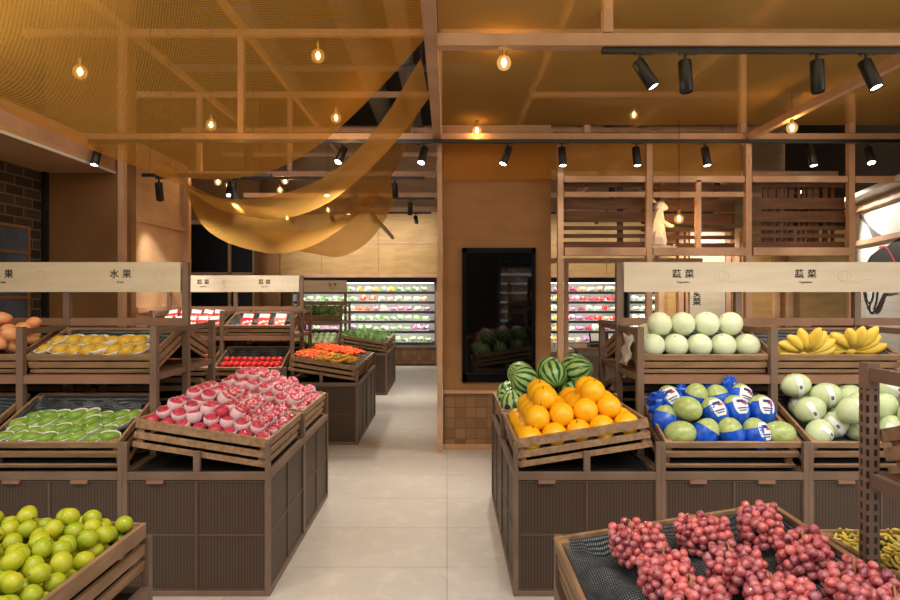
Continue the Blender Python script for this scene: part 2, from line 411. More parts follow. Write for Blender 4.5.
struct('wall_right', mb, M['whitetile'])
struct('trim_20', MB().bar(wallpt(-.02,2.27,.02), wallpt(3.1,2.27,.02), .04, .06), M['beam'])
struct('trim_21', MB().bar(wallpt(-.02,2.70,.02), wallpt(3.1,2.70,.02), .10, .08), M['beam'])
struct('trim_22', MB().bar(wallpt(-.02,2.80,.10), wallpt(3.1,2.80,.10), .30, .05), M['white'])
mb = MB().bar(wallpt(-.02,4.2,-.08), wallpt(3.1,4.2,-.08), .1, 2.75); struct('wall_right_upper', mb, M['greypaint'])
# painted vegetables on the white wall
def onwall(px, py):                               # point of the painted wall behind that spot
    dx, dz = (px-447)/600, (292-py)/600
    # a + u t = (dx D, D)
    t = (dx*a.y - a.x)/(u.x - dx*u.y); D = a.y + u.y*t
    return t, 1.65+dz*D
def decal(name, polys, mat, label, off=.004):
    mb = MB()
    for pl in polys:
        pts = [onwall(*q) for q in pl]
        f = [wallpt(t, z, off) for t, z in pts]; k = len(f); bk = [wallpt(t, z, off-.003) for t, z in pts]
        mb.add(f+bk, [tuple(range(k)), tuple(range(2*k-1, k-1, -1))]+[(i, (i+1)%k, k+(i+1)%k, k+i) for i in range(k)])
    return mb
def stroke(pts, wd):
    out = []
    for (x0, y0), (x1, y1) in zip(pts, pts[1:]):
        L = math.hypot(x1-x0, y1-y0) or 1; nx, ny = -(y1-y0)/L*wd/2, (x1-x0)/L*wd/2
        out.append([(x0+nx,y0+ny),(x1+nx,y1+ny),(x1-nx,y1-ny),(x0-nx,y0-ny)])
    return out
mr = thing('vegetable_mural', 'painted vegetable drawings in black, grey and red on the white wall', 'mural', wallpt(1.2, 0, 0))
def mural_part(nm, polys, mat, off):
    o = decal(nm, polys, mat, '', off).build(nm, mat, None); o.parent = mr; o.matrix_parent_inverse = mr.matrix_world.inverted()
bpy.context.view_layer.update()
mural_part('stalk', [[(860,214),(864,217),(870,226),(878,233),(888,238),(873,238),(868,226),(863,221),(860,218)]], M['greydrawing'], .006)
mural_part('dark_body', [[(869,262),(872,257),(880,252),(888,246),(896,240),(912,233),(930,240),(930,262)],
    [(900,293),(886,296),(884,302),(880,312),(876,314),(879,303),(884,293)]], M['blackdrawing'], .006)
mural_part('outline', stroke([(864,290),(866,300),(869,309),(872,313),(876,311),(880,303)],1.6)+stroke([(866,290),(867,299),(870,304),(873,298),(874,290)],1.2)+stroke([(878,290),(877,300),(874,310)],1.2)+stroke([(868,263),(872,256),(879,251),(886,247)],1.4)+stroke([(870,302),(870,310)],1.0), M['blackdrawing'], .008)
mural_part('red_curve', stroke([(880,248),(882,246.5),(886,246.5),(889,249),(892,254),(896,262)],1.6), M['reddrawing'], .010)

# ceiling services
duct = thing('air_duct', 'grey round air duct running below the dark ceiling', 'duct', (1,8,5.2))
for x, y0, y1, r, z in ((-1.0,6,13,.18,5.1),(-.55,6,13,.12,4.9),(.3,5.5,13,.2,5.2)):
    pass
def ductobj(nm, x, y0, y1, r, z, lab, along='y'):
    o = MB()
    pts = [(x,y0,z),(x,(y0+y1)/2,z),(x,y1,z)] if along == 'y' else [(y0,x,z),((y0+y1)/2,x,z),(y1,x,z)]
    o.tube(pts, r, 16)
    return tag(o.build(nm, M['duct'], None, True), lab, 'duct')
bpy.data.objects.remove(duct)
ductobj('air_duct', -1.25, 6.5, 13.4, .20, 5.2, 'thick grey round duct under the dark ceiling beside the long beam')
ductobj('air_duct', -.62, 6.5, 13.4, .13, 5.05, 'thin grey round duct between the thick duct and the long beam')
ductobj('air_duct', -2.6, 7.5, 13.4, .16, 5.2, 'grey duct seen through the hanging cloths')
ductobj('air_duct', 3.6, 1.5, 13.4, .30, 5.0, 'fat grey duct above the slatted screens')
ductobj('water_pipe', 9.6, 2.0, 8.5, .06, 4.7, 'thin pipe crossing high above the slatted screen', 'x')
ductobj('water_pipe', 8.7, -3.9, .5, .05, 4.9, 'thin pipe crossing high above the hanging cloths', 'x')

# ------------------------------------------------------------------ timber grid
TN = [23]
def beam(p, q, wd=.058, ht=.068):
    struct('trim_%d' % TN[0], MB().bar(p, q, wd, ht), M['beam']); TN[0] += 1
ZL, ZU = 3.222, 4.28
beam((-.1,1.0,ZL+.02),(-.1,6.06,ZL+.02),.08,.09)
beam((-.05,6.2,ZL+.02),(-.05,6.1,ZL+.02),.02,.02)
beam((-.1,7.35,ZL),(-.1,13.0,ZL),.07,.08)
beam((-.06,3.75,ZL-.008),(5.2,3.75,ZL-.008),.08,.076)
beam((-4.3,6.1,ZL),(5.2,6.1,ZL),.06,.066)
for y in (8.0,9.75,11.5):
    beam((-4.3 if y == 8.0 else -3.3,y,ZL),(-.14,y,ZL)); beam((1.15,y,ZL),(5.2,y,ZL))
for y in (6.1,8.0,9.75,11.5):
    beam((-4.3,y,ZU),(-.14,y,ZU)); beam((-.06 if y == 6.1 else 1.15,y,ZU),(5.2,y,ZU))
for x in (-3.3,-2.09,-.1,1.15,3.05):
    y0 = 6.14 if x in (-.1,) else 3.2
    if x == 1.15: y0 = 3.2
    if x != -.1: beam((x,y0,ZU+.07),(x,11.4,ZU+.07))
for x in (3.05,):
    beam((x,3.8,ZL-.01),(x,6.06,ZL-.01)); beam((x,6.15,ZL-.01),(x,11.4,ZL-.01))
beam(at(350,190,8.3), at(393,238,11.3), .05, .05)
beam((-4.0,YB-.37,2.72),(7.3,YB-.37,2.72),.03,.03)
beam((2.05,6.15,ZL-.01),(2.05,11.4,ZL-.01))
# posts of the front frame line
for x in (-3.3,-2.09,3.0):
    beam((x,6.1,ZL+.04),(x,6.1,ZU-.04))
beam((4.1,6.1,ZL+.04),(4.1,6.1,3.66)); beam((1.42,6.1,ZL+.04),(1.42,6.1,3.34))
beam((-3.3,6.1,0),(-3.3,6.1,ZL-.04)); beam((-.075,6.2,0),(-.075,6.2,ZU),.05,.05)
for x in (1.15,2.05,3.055,4.1): beam((x,6.1,0),(x,6.1,ZL-.036),.058,.058)
beam((1.0,3.75,ZL+.04),(1.0,3.75,4.4))
for x in (-3.3,-2.09): beam((x,8.0,ZL+.04),(x,8.0,ZU-.04))
for x in (1.45,): beam((x,7.3,0),(x,7.3,2.0),.05,.05)
beam((1.2,7.3,2.03),(3.1,7.3,2.03),.05,.06)
# rails of the slatted screen
for n, (xa, xb) in enumerate(((1.19,2.01),(2.09,3.015),(3.095,4.06))):
    beam((xa,6.1,2.795),(xb,6.1,2.795),.05,.06); beam((xa,6.1,2.06),(xb,6.1,2.06),.09,.08)
    if n < 2: beam((xa,6.1,2.64),(xb,6.1,2.64),.04,.05)
beam((2.55,6.1,2.10),(2.55,6.1,2.785),.05,.05)
struct('trim_200', MB().span((2.09,6.15,2.06),(3.015,6.32,2.098)), M['beam'])
beam((4.14,6.1,2.795),(5.2,6.1,2.795),.05,.06)
where = ('beside the column','behind the white rabbit','beside the painted wall')
for n, (xa, xb) in enumerate(((1.19,2.01),(2.09,3.015),(3.095,4.06))):
    t = thing('slatted_screen', 'brown horizontal plank screen in the timber frame ' + where[n], 'screen', ((xa+xb)/2,6.18 if n != 1 else 6.36,2.1))
    mb = MB()
    for z, h in ((2.755,.05),(2.56,.115),(2.425,.11),(2.308,.04),(2.228,.04),(2.13,.075)):
        mb.box((0,0,z-2.1),(xb-xa+.06,.02,h))
    mb.build('planks', M['plank'], t)
    if n == 2:
        mb = MB(); x = -.28
        while x < .45:
            ww = rnd(.025,.06); mb.box((x,.06,.35),(ww,.02,.76)); x += ww+rnd(.012,.04)
        mb.build('upright_battens', M['plank'], t)
    else:
        mb = MB().box((-.3 if n else .2,.06,.35),(.06,.02,.72)); mb.build('upright_battens', M['plank'], t)

# ------------------------------------------------------------------ hanging cloths
def catm(pts, n):
    P = [Vector(p) for p in pts]; P = [P[0]*2-P[1]]+P+[P[-1]*2-P[-2]]; out = []
    seg = len(P)-3
    for i in range(n):
        t = i/(n-1)*seg; k = min(int(t), seg-1); f = t-k; a_, b_, c_, d_ = P[k:k+4]
        out.append(.5*((2*b_)+(c_-a_)*f+(2*a_-5*b_+4*c_-d_)*f*f+(3*b_-a_-3*c_+d_)*f**3))
    return out
def swag(curves, label, mat, bulge=.04, n=44, m=14, fold=.0):
    C = [catm(c, n) for c in curves]
    P = []
    for j in range(n):
        col = catm([c[j] for c in C], m)
        for i, p in enumerate(col):
            v = i/(m-1); p.z += -bulge*math.sin(math.pi*v)*math.sin(math.pi*j/(n-1)) + fold*math.sin(v*17+j*.12)*math.sin(math.pi*j/(n-1))
        P.append(col)
    o = tag(MB().grid(P).build('hanging_cloth', M[mat], None, True), label, 'cloth')
    for q in (P[0][0], P[0][-1], P[-1][0], P[-1][-1]):
        MB().tube([q, (q.x, q.y, 5.6)], .003, 5).build('tie_cord', M['black'], o)
    return o
def hem(pts, d): return [at(x, y, d) for x, y in pts]
h1 = hem([(-70,70),(0,108),(60,134),(125,163),(180,178),(225,181),(270,172),(312,150),(355,113),(392,75),(424,40)], 4.55)
def shift(h, d, y, lift=0): return [Vector((p.x, y, p.z+lift)) for p in h]
swag([shift(h1,0,1.55,.10), shift(h1,0,2.6,.10), shift(h1,0,3.6,.06), h1], 'largest amber gauze cloth sagging across the front of the ceiling', 'gauze', .03, 60, 18, .012)
n2 = hem([(150,172),(183,187),(215,198),(255,199),(297,189),(337,168),(380,123),(421,58)], 4.95)
f2 = hem([(168,165),(190,187),(215,207),(250,217),(285,219),(327,204),(367,172),(399,138),(429,98)], 5.75)
swag([n2, [v for v in f2]], 'narrow amber gauze strip hanging just behind the largest cloth', 'gauze3', .02, 50, 10, .006)
n3 = hem([(165,170),(190,185),(225,200),(270,208),(320,200),(360,175),(395,135),(415,105),(425,88)], 6.5)
f3 = hem([(176,172),(186,190),(200,222),(222,240),(250,250),(280,254),(315,245),(352,220),(385,186),(405,150)], 7.4)
swag([n3, f3], 'amber gauze cloth sagging lowest in front of the dark window', 'gauze3', .04, 50, 10, .006)
n4 = hem([(225,190),(238,208),(255,220),(275,228),(310,230),(340,218),(368,195),(392,165)], 8.3)
f4 = hem([(236,200),(258,232),(285,247),(315,254),(340,257),(362,247),(380,228),(396,198)], 9.2)
swag([n4, f4], 'farthest amber gauze swag in front of the plywood bulkhead', 'gauze3', .03, 40, 8, .006)
# flat canopy lying on the grid, and the short valance at its far edge
P = []
for i in range(40):
    x = -.06 + i*5.0/39; row = []
    for j in range(26):
        y = 1.2 + j*4.95/25; sag = .05*math.sin(math.pi*((x+.06) % 1.0))*math.sin(math.pi*j/25) + .02*math.sin(x*5+y*3)
        row.append((x, y, 3.40-sag+.02*math.sin(j*.7) if j < 25 else 3.36))
    P.append(row)
tag(MB().grid(P).build('gauze_canopy', M['gauze2'], None, True), 'flat amber gauze canopy spread over the beams above the melons', 'canopy')
P = [[(x/30*3.08-.03, 6.20+.015*math.sin(x*1.1), z) for z in (3.20,3.08,2.94,2.815)] for x in range(31)]
tag(MB().grid(P).build('gauze_valance', M['gauze2'], None, True), 'amber gauze valance hanging across the top of the column and screens', 'cloth')

# ------------------------------------------------------------------ lamps
def track(x0, x1, y, z, lab, d='x'):
    mb = MB().span((x0,y-.018,z-.017),(x1,y+.018,z+.017)) if d == 'x' else MB().span((y-.018,x0,z-.017),(y+.018,x1,z+.017))
    return tag(mb.build('lighting_track', M['black']), lab, 'track')
def spot(x, y, z, aim, lab, en=1.0, lit=True, ang=62):
    """one cylinder spotlight under a track: adapter, stem, body, lamp face"""
    t = thing('track_spotlight', lab, 'spotlight', (x, y, z), 'track spotlights')
    MB().box((.02,0,-.012),(.11,.034,.024)).build('adapter', M['black'], t)
    MB().tube([(0,0,-.02),(0,0,-.095)], .010, 8).build('stem', M['black'], t)
    d = (Vector(aim)-Vector((x,y,z-.1))).normalized()
    q = d.to_track_quat('-Z', 'Y').to_matrix().to_4x4()
    Mx = T(0,0,-.095) @ q
    mb = MB().lathe([(.0,.03),(.038,.03),(.040,.027),(.040,-.165),(.035,-.170),(.035,-.155),(0,-.155)], 20)
    body = mb.build('lamp_body', M['black'], t, False); body.matrix_local = Mx
    for p in body.data.polygons: p.use_smooth = abs(p.normal.z) < .5
    f = MB().lathe([(.0,-.1565),(.034,-.1565),(.034,-.159),(0,-.159)], 18).build('lamp_face', M['lampface'] if lit else M['greypaint'], body)
    ld = bpy.data.lights.new('spot_light', 'SPOT'); ld.energy = SPOT_W*en; ld.color = WARM if not isinstance(lit, tuple) else lit
    ld.spot_size = R(ang); ld.spot_blend = .7; ld.shadow_soft_size = .03
    lo = bpy.data.objects.new('spot_light', ld); COL.objects.link(lo); lo.parent = body; lo.location = (0,0,-.18)
    return t
TZ = ZL-.057
track(.97,5.2,3.75,TZ-.006,'black lighting track under the nearest beam')
track(-4.3,5.0,6.03,TZ,'long black lighting track under the beam crossing in front of the column')
track(-4.3,-.3,8.0,TZ,'black lighting track behind the hanging cloths')
track(-1.4,-.2,9.75,TZ,'short black lighting track over the far aisle')
def sx(px, y): return (px-447)*y/600
for px, aim, lab in ((640,(2.3,3.2,.9),'angled spotlight, first from the aisle on the nearest track'),(685,(1.58,3.6,.0),'upright spotlight, second from the aisle on the nearest track'),
                     (817,(2.34,3.62,.0),'upright spotlight, third from the aisle on the nearest track'),(866,(3.0,3.0,.9),'angled spotlight, fourth from the aisle on the nearest track')):
    spot(sx(px,3.75),3.75,TZ-.006,aim,lab,.5 if px in (640,866) else .05,px in (640,866))
for px, aim, lab in ((98,(-3.6,5.2,.8),'spotlight beside the brown plaster wall on the long track'),(343,(-1.6,4.6,.9),'spotlight between two hanging cloths on the long track'),
                     (424,(-.75,4.3,.2),'spotlight next to the long beam on the long track'),(508,(-.55,4.9,.1),'spotlight in front of the column on the long track'),
                     (562,(1.15,5.2,.0),'spotlight at the column edge on the long track'),(636,(1.95,5.2,.0),'spotlight beside the white rabbit on the long track'),
                     (705,(2.7,5.2,.0),'spotlight over the middle screen on the long track'),(811,(3.7,5.2,.0),'spotlight over the upright battens on the long track'),(868,(3.9,4.8,1.0),'spotlight beside the painted wall on the long track')):
    spot(sx(px,6.03),6.03,TZ,aim,lab,2.0 if px in (424,508) else 1.0)
spot(-2.0,6.03,TZ,(-2.3,7.1,1.5),'fill spotlight added among the amber swags on the long track',1.6,True,75)  # extra lamp added to brighten the front of the second island
tr = track(-3.3,-1.9,6.5,2.915,'low black lighting track hanging in front of the plywood partition')
for x in (-3.0,-2.1): MB().tube([(x,6.5,2.93),(x,6.5,5.6)],.005,6).build('suspension_rod', M['black'], tr)
spot(sx(159,6.5),6.5,2.898,(-3.35,7.3,1.2),'small spotlight on the low track in front of the plywood partition',.7)
spot(sx(233,6.5),6.5,2.898,(-2.2,7.0,.9),'small spotlight on the low track among the amber swags',.7)
spot(sx(348,9.75),9.75,TZ,(-1.4,9.3,.8),'smallest spotlight on the short far track')
track(-3.3,-.3,11.5,TZ,'added lighting track facing the plywood bulkhead'); track(1.2,5.1,11.5,TZ,'added lighting track facing the bulkhead past the column')  # tracks added to carry fill lamps for the far bulkhead
for i, x in enumerate((-3.0,-2.2,-1.4,-.6)): spot(x,11.5,TZ,(x+.1,13.2,2.3),'added fill spotlight washing the plywood bulkhead, %s from the dark window' % ('first','second','third','fourth')[i],.6,True,95)
for i, x in enumerate((1.7,2.9,4.1)): spot(x,11.5,TZ,(x,13.2,2.2),'added fill spotlight washing the bulkhead past the column, %s from the column' % ('first','second','third')[i],.6,True,95)
track(1.2,5.1,8.0,TZ,'added lighting track behind the slatted screens')  # added track; its lamps brighten the timber wall and painted wall
for i, (x, a_) in enumerate(((2.2,(2.4,9,1.0)),(3.6,(4.0,9.0,1.2)),(4.6,(4.9,7.0,2.0)))): spot(x,8.0,TZ,a_,'added fill spotlight behind the slatted screens, %s from the column' % ('first','second','third')[i],(1.4,1.8,1.6)[i],True,85)
for i, (x, a_) in enumerate(((-2.9,(-2.6,6.9,1.0)),(-1.6,(-1.4,6.9,.8)),(-.7,(-.45,8.4,.0)))): spot(x,8.0,TZ,a_,'added fill spotlight over the second island, %s from the plywood' % ('first','second','third')[i],(1.3,1.3,2.2)[i],True,75)  # downlights added to brighten the second island and its aisle
spot(-.6,9.75,TZ,(-.6,10.6,.0),'added fill spotlight over the far aisle floor on the short track',2.6,True,80)  # lamp added to lift the far floor
# unseen track added above the view: fill lamps for the fronts of the stands
track(-3.4,3.6,1.15,3.35,'added lighting track running unseen above the viewer')
for x, aim, en in ((-2.9,(-2.2,3.6,.9),1),(-2.0,(-1.9,3.5,1.0),1),(-1.35,(-1.3,3.5,.7),1),(-.8,(-1.25,1.8,.8),.55),(.45,(.8,3.4,.8),.9),(1.0,(.75,1.75,.85),.55),(1.5,(1.6,3.4,.8),.7),(2.2,(2.2,3.5,.9),.7),(3.0,(2.7,3.5,.9),.7)):
    spot(x,1.15,3.333,aim,'added fill spotlight on the unseen track above the viewer',en)
for x, y, aim, lab in ((-1.5,7.2,(-1.35,7.0,.8),''),):
    pass

def pendant(px, py, d, lab, dia=.095, en=1.0):
    c = at(px, py, d)
    t = thing('pendant_bulb', lab, 'bulb', c, 'globe bulbs under the ceiling')
    r = dia/2
    MB().ell(r,r,r*1.05,18,12).build('glass_globe', M['globe'], t, True)
    MB().lathe([(0,r+.055),(.012,r+.055),(.016,r+.045),(.016,r+.002),(.013,r-.008)],14).build('socket', M['brass'], t, True)
    MB().tube([(0,0,r+.05),(0,0,5.6-c.z)], .003, 6).build('cord', M['black'], t)
    mb = MB()
    for k in range(6):
        an = k*math.pi/3; mb.tube([(.004*math.cos(an),.004*math.sin(an),r*.6),(.011*math.cos(an),.011*math.sin(an),0),(.004*math.cos(an+.5),.004*math.sin(an+.5),-r*.5)],.0022,5)
    mb.build('filament', M['bulbglow'], t)
    ld = bpy.data.lights.new('bulb_light', 'POINT'); ld.energy = BULB_W*en; ld.color = (1,.62,.28); ld.shadow_soft_size = .02
    lo = bpy.data.objects.new('bulb_light', ld); COL.objects.link(lo); lo.parent = t
pendant(80,72,4.2,'large glowing globe bulb behind the near gauze, closest to the plaster wall')
pendant(318,56,4.3,'glowing globe bulb hung before the largest gauze, near the aisle beam')
pendant(504,63,4.0,'glowing globe bulb hanging in front of the flat canopy')
pendant(211,125,5.6,'glowing globe bulb hung behind the middle of the largest gauze')
pendant(336,118,5.6,'glowing globe bulb behind the gauze edge, above the track')
pendant(477,131,6.0,'glowing globe bulb in front of the top of the column',.095,.3)
pendant(634,115,6.6,'glowing globe bulb seen through the flat canopy')
pendant(792,128,5.3,'glowing globe bulb hanging below the canopy by the sloping beam')
pendant(218,182,8.2,'small globe bulb just under the hem of the largest gauze')
pendant(285,181,8.2,'upper of two small globe bulbs close together behind the narrow strip')
pendant(280,190,9.0,'lower of two small globe bulbs close together behind the narrow strip')
pendant(287,218,9.6,'small globe bulb under the narrow gauze strip')
pendant(328,210,9.4,'small globe bulb beside the far short track')
pendant(722,180,8.6,'small globe bulb seen above the middle plank screen')

# ------------------------------------------------------------------ writing
def textmesh(body, size, loc, parent, name='lettering', mat=None, ext=.0008, sp=1.0, bold=0):
    cu = bpy.data.curves.new('t', 'FONT'); cu.body = body; cu.size = size; cu.align_x = 'CENTER'; cu.align_y = 'CENTER'; cu.extrude = ext; cu.space_character = sp; cu.offset = bold
    o = bpy.data.objects.new('t', cu); COL.objects.link(o); bpy.context.view_layer.update()
    me = bpy.data.meshes.new_from_object(o.evaluated_get(bpy.context.evaluated_depsgraph_get()))
    bpy.data.objects.remove(o)
    me.materials.clear(); me.materials.append(mat or M['ink'])
    n = bpy.data.objects.new(name, me); COL.objects.link(n); n.parent = parent; n.location = loc; n.rotation_euler = (R(90),0,0); return n
def sign(x0, x1, y, label, words, posts=True):
    t = thing('signboard', label, 'sign', ((x0+x1)/2, y, 1.65)); L = (x1-x0)/2
    fb = MB().span((-L,-.034,0),(L,-.022,.2)).build('board', M['signboard'], t); MB().span((-L,.022,0),(L,.034,.2)).build('board', M['signboard'], t)
    for x, cn, en in words:
        textmesh(cn, .062, (x-(x0+x1)/2,-.0355,.118), fb, bold=.0009, sp=1.72)
        textmesh(en, .020, (x-(x0+x1)/2,-.0355,.066), fb, bold=0)
    mb = MB()
    for x, cn, en in words:                       # faint line drawings of produce
        cx = x-(x0+x1)/2+.26
        if abs(cx) < L-.1 :
            pts = [(cx+.045*math.cos(a_), -.0345, .105+.038*math.sin(a_)) for a_ in [k*math.pi/10 for k in range(21)]]; mb.tube(pts, .0011, 5)
            pts = [(cx+.02*math.cos(a_), -.0345, .11+.036*math.sin(a_)) for a_ in [k*math.pi/10 for k in range(21)]]; mb.tube(pts, .0011, 5)
        if abs(cx+.12) < L-.1:
            mb.tube([(cx+.045+k*.02, -.0345, .075-.012*math.sin(k*.8)) for k in range(8)], .0011, 5)
    if mb.v: mb.build('drawing', M['faint'], fb)
    return t

# ------------------------------------------------------------------ cabinets, racks, crates
def panel(cab, nm, c, wd, ht, axis, nrm, cols=2, rows=2, handles=(), lab=None):
    """perforated panel with muntins on a face; axis 'x' = faces -Y/+Y, 'y' = faces +-X; c centre of outer face"""
    t = .018
    def bx(mb, u0, u1, z0, z1, o0, o1):
        if axis == 'x': mb.span((c[0]+u0, c[1]+nrm*o0, z0),(c[0]+u1, c[1]+nrm*o1, z1))
        else: mb.span((c[0]+nrm*o0, c[1]+u0, z0),(c[0]+nrm*o1, c[1]+u1, z1))
    z0 = c[2]-ht/2
    mb = MB(); bx(mb, -wd/2, wd/2, z0, z0+ht, -t, 0); o = mb.build(nm, M['perf'], cab)
    mb = MB(); e = .012
    for i in range(cols+1):
        u = -wd/2+wd*i/cols; bx(mb, max(-wd/2,u-e/2), min(wd/2,u+e/2), z0, z0+ht, 0, .006)
    for j in range(rows+1):
        z = z0+ht*j/rows; bx(mb, -wd/2, wd/2, max(z0,z-e/2), min(z0+ht,z+e/2), 0, .0055)
    mb.build('muntin', M['muntin'], o)
    for h in handles:
        mb = MB(); bx(mb, h-.045, h+.045, z0+ht-.012, z0+ht+.006, .0, .022); mb.build('handle', M['rail'], o)

def cabinet(x0, x1, y0, y1, label, faces, end=None, gr='produce cabinets'):
    cab = thing('produce_cabinet', label, 'cabinet', ((x0+x1)/2,(y0+y1)/2,0))
    cx, cy = (x0+x1)/2, (y0+y1)/2; hx, hy = (x1-x0)/2, (y1-y0)/2
    p = .027; mb = MB()
    for i in (-1,1):
        for j in (-1,1):
            top = .835
            if end is not None and i == -end: top = .835
            outer = ('-y' if j < 0 else '+y') in faces
            mb.span((i*hx,j*hy,0),(i*(hx-p),j*(hy-p),top if outer or i == end else .672))
    for z0_, z1_ in ((0,.03),(.63,.672)):
        for j in (-1,1): mb.span((-hx+p,j*hy,z0_),(hx-p,j*(hy-p),z1_))
        for i in (-1,1): mb.span((i*hx,-hy+p,z0_),(i*(hx-p),hy-p,z1_))
    MB().span((-hx+p+.002,-hy+p+.002,.636),(hx-p-.002,hy-p-.002,.65)).build('deck', M['inner'], cab)  # near-black colour stands in for the shade under the crates
    if end is not None:
        for j in (-1,1): mb.span((-.018,j*(hy-.003),.672),(.018,j*(hy-p),.785))
    mb.build('frame', M['frame'], cab, bevel=.0025)
    MB().span((-hx+.05,-hy+.05,.02),(hx-.05,hy-.05,.63)).build('light_block', M['inner'], cab)  # solid dark box added inside to block light
    wx, wy = 2*(hx-p), 2*(hy-p); H = .59
    for f in faces:
        n = -1 if f in ('-y','-x') else 1
        if f[1] == 'y': panel(cab, 'door', (0,n*(hy-.012),.33), wx, H, 'x', n, 2, 1 if end is None else 2, (-.2,.17) if end is None else (-.22,))
        else: panel(cab, 'door', (n*(hx-.012),0,.33), wy, H, 'y', n)
    return cab

def crate(label, loc, rz, tilt, wd, dp, h, fl, liner=True, slats=3, lip=None, bulge=.01, gap=.017):
    Mx = T(*loc) @ Matrix.Rotation(rz, 4, 'Z') @ Matrix.Rotation(tilt, 4, 'X')
    c = thing('produce_crate', label, 'crate', M=Mx)
    th = .016; lip = lip or .05
    zs = []; z = h
    hs = [lip, .036, .03][:slats]
    for k, q in enumerate(hs):
        zs.append((z-q, z)); z -= q+gap
    if zs[-1][0] > .02: zs.append((0.0, min(.02, zs[-1][0]-.01)))
    def side(nm, f):
        mb = MB()
        for a_, b_ in zs: f(mb, a_, b_)
        mb.build(nm, M['crate'], c, bevel=.002)
    side('front_side', lambda mb, a_, b_: mb.span((-wd/2,0,a_),(wd/2,th,b_)))
    side('back_side', lambda mb, a_, b_: mb.span((-wd/2,dp-th,a_),(wd/2,dp,b_)))
    for s in (-1, 1):
        side('end_side', lambda mb, a_, b_: mb.span((s*wd/2,th,a_),(s*(wd/2-th),dp-th,b_)))
    for s in (-1, 1):
        for y in (th, dp-th-.03): MB().span((s*(wd/2-th),y,0),(s*(wd/2-th-.03),y+.03,h-.006)).build('corner_post', M['crate'], c)
    MB().span((-wd/2+th,th,.004),(wd/2-th,dp-th,.016)).build('bottom', M['inner'], c)
    n, m = 26, 22; P = []
    for i in range(n):
        row = []
        for j in range(m):
            u_, v_ = i/(n-1), j/(m-1)
            x = -wd/2+th+.004+u_*(wd-2*th-.008); y = th+.004+v_*(dp-2*th-.008)
            e = min(u_, 1-u_, v_, 1-v_)
            z = fl + (bulge*(math.sin(i*1.1+j*.6)+math.sin(j*1.5-i*.5))*.5 if e > 0 else 0) - .004 - bulge
            if e == 0: z = h-.012
            row.append((x, y, z))
        P.append(row)
    MB().grid(P).build('net_liner', M['liner'] if liner else M['inner'], c, True)
    return c, Mx

UT, LT, ET = R(20), R(23), R(9)
def lower_crate(label, xc, y0, facing=-1, **k):
    """facing -1: front towards -Y with its rim at y0; +1: mirrored"""
    h = .17; oy = y0 - facing*(.012+h*math.sin(LT))*1.0
    return crate(label, (xc, oy, .674), 0 if facing < 0 else math.pi, LT, .742, .50, h, .095, slats=2, lip=.036, gap=.027, **k)
def upper_crate(label, xc, y0, facing=-1, **k):
    h = .12; oy = y0 - facing*(.36+h*math.sin(UT))
    return crate(label, (xc, oy, 1.157), 0 if facing < 0 else math.pi, UT, .755, .42, h, .06, slats=2, lip=.036, gap=.014, **k)
def end_crate(label, xa, yc, sgn, tilt=ET, z=.843, fl=.10, gap=.020, **k):
    """front (low side) towards the aisle at x = xa; sgn = +1 when the aisle lies at +X"""
    h = .16; ox = xa - sgn*(.012+h*math.sin(tilt))
    return crate(label, (ox, yc, z-h*math.cos(tilt)), R(90)*sgn, tilt, .742, .735, h, fl, gap=gap, **k)

def rack(label, xs, yf, yb, yc, ends, top=1.44, slot=False, back=True):
    """standing rack on the island: posts at xs, front row yf, back row yb, tall middle row yc"""
    r = thing('shelving_rack', label, 'rack', ((xs[0]+xs[-1])/2, yc, 0)); ox = (xs[0]+xs[-1])/2
    rows = [yf]+([yb] if back else [])
    for x in xs:
        for y in rows:
            pw = .017 if slot else .02
            MB().span((x-ox-pw,y-yc-pw,.674),(x-ox+pw,y-yc+pw,top)).build('post', M['slot'] if slot else M['frame'], r)
        MB().span((x-ox-.021,-.021,.674),(x-ox+.021,.021,1.85)).build('tall_post', M['frame'], r, bevel=.002)
        for y in rows:
            s = 1 if y > yc else -1
            for z in (1.135, top-.03): MB().span((x-ox-.012, s*.022, z-.018),(x-ox+.012, y-yc-s*.021, z+.018)).build('side_rail', M['frame'], r)
    for y in rows:
        mb = MB()
        for xa, xb in zip(xs, xs[1:]): mb.span((xa-ox+.021,y-yc-.015,1.10),(xb-ox-.021,y-yc+.015,1.150))
        mb.build('shelf_beam', M['rail'], r)
        s = 1 if y > yc else -1
        mb = MB()
        for xa, xb in zip(xs, xs[1:]): mb.span((xa-ox+.025,s*.03,1.135),(xb-ox-.025,y-yc-s*.018,1.150))
        mb.build('shelf_board', M['rail'], r)
    mb = MB()
    for xa, xb in zip(xs, xs[1:]): mb.span((xa-ox+.022,-.015,1.425),(xb-ox-.022,.015,1.475))
    mb.build('middle_rail', M['rail'], r)
    return r

# ------------------------------------------------------------------ produce kinds
kind('lime', 'lime', MB().ell(.031,.031,.034,20,14).mesh('lime', M['lime'], True),
     [('stem_end', MB().lathe([(0,.0352),(.0035,.0348),(.005,.0335)],8).mesh('stem_end', M['stem'], True))])
def applefn(p):
    r = math.hypot(p.x, p.y); p = p.copy()
    if p.z > 0: p.z -= .012*math.exp(-(r/.012)**2)
    return p
ap = MB().ell(.036,.036,.034,16,12,None,applefn).mesh('red_apple', M['apple'], True)
foamm = MB().lathe([(.022,-.0335),(.034,-.024),(.0395,-.008),(.0405,.006),(.0402,.008),(.0385,.016),(.0352,.0205),(.0338,.021),(.0345,.017)],16).mesh('foam_sleeve', M['foam'], True)
aps = MB().tube([(0,0,.018),(.002,0,.033)],.0016,5).mesh('stem', M['stem'], True)
kind('apple', 'red_apple', ap, [('foam_sleeve', foamm), ('stem', aps)])
kind('bareapple', 'red_apple', ap, [('stem', aps)])
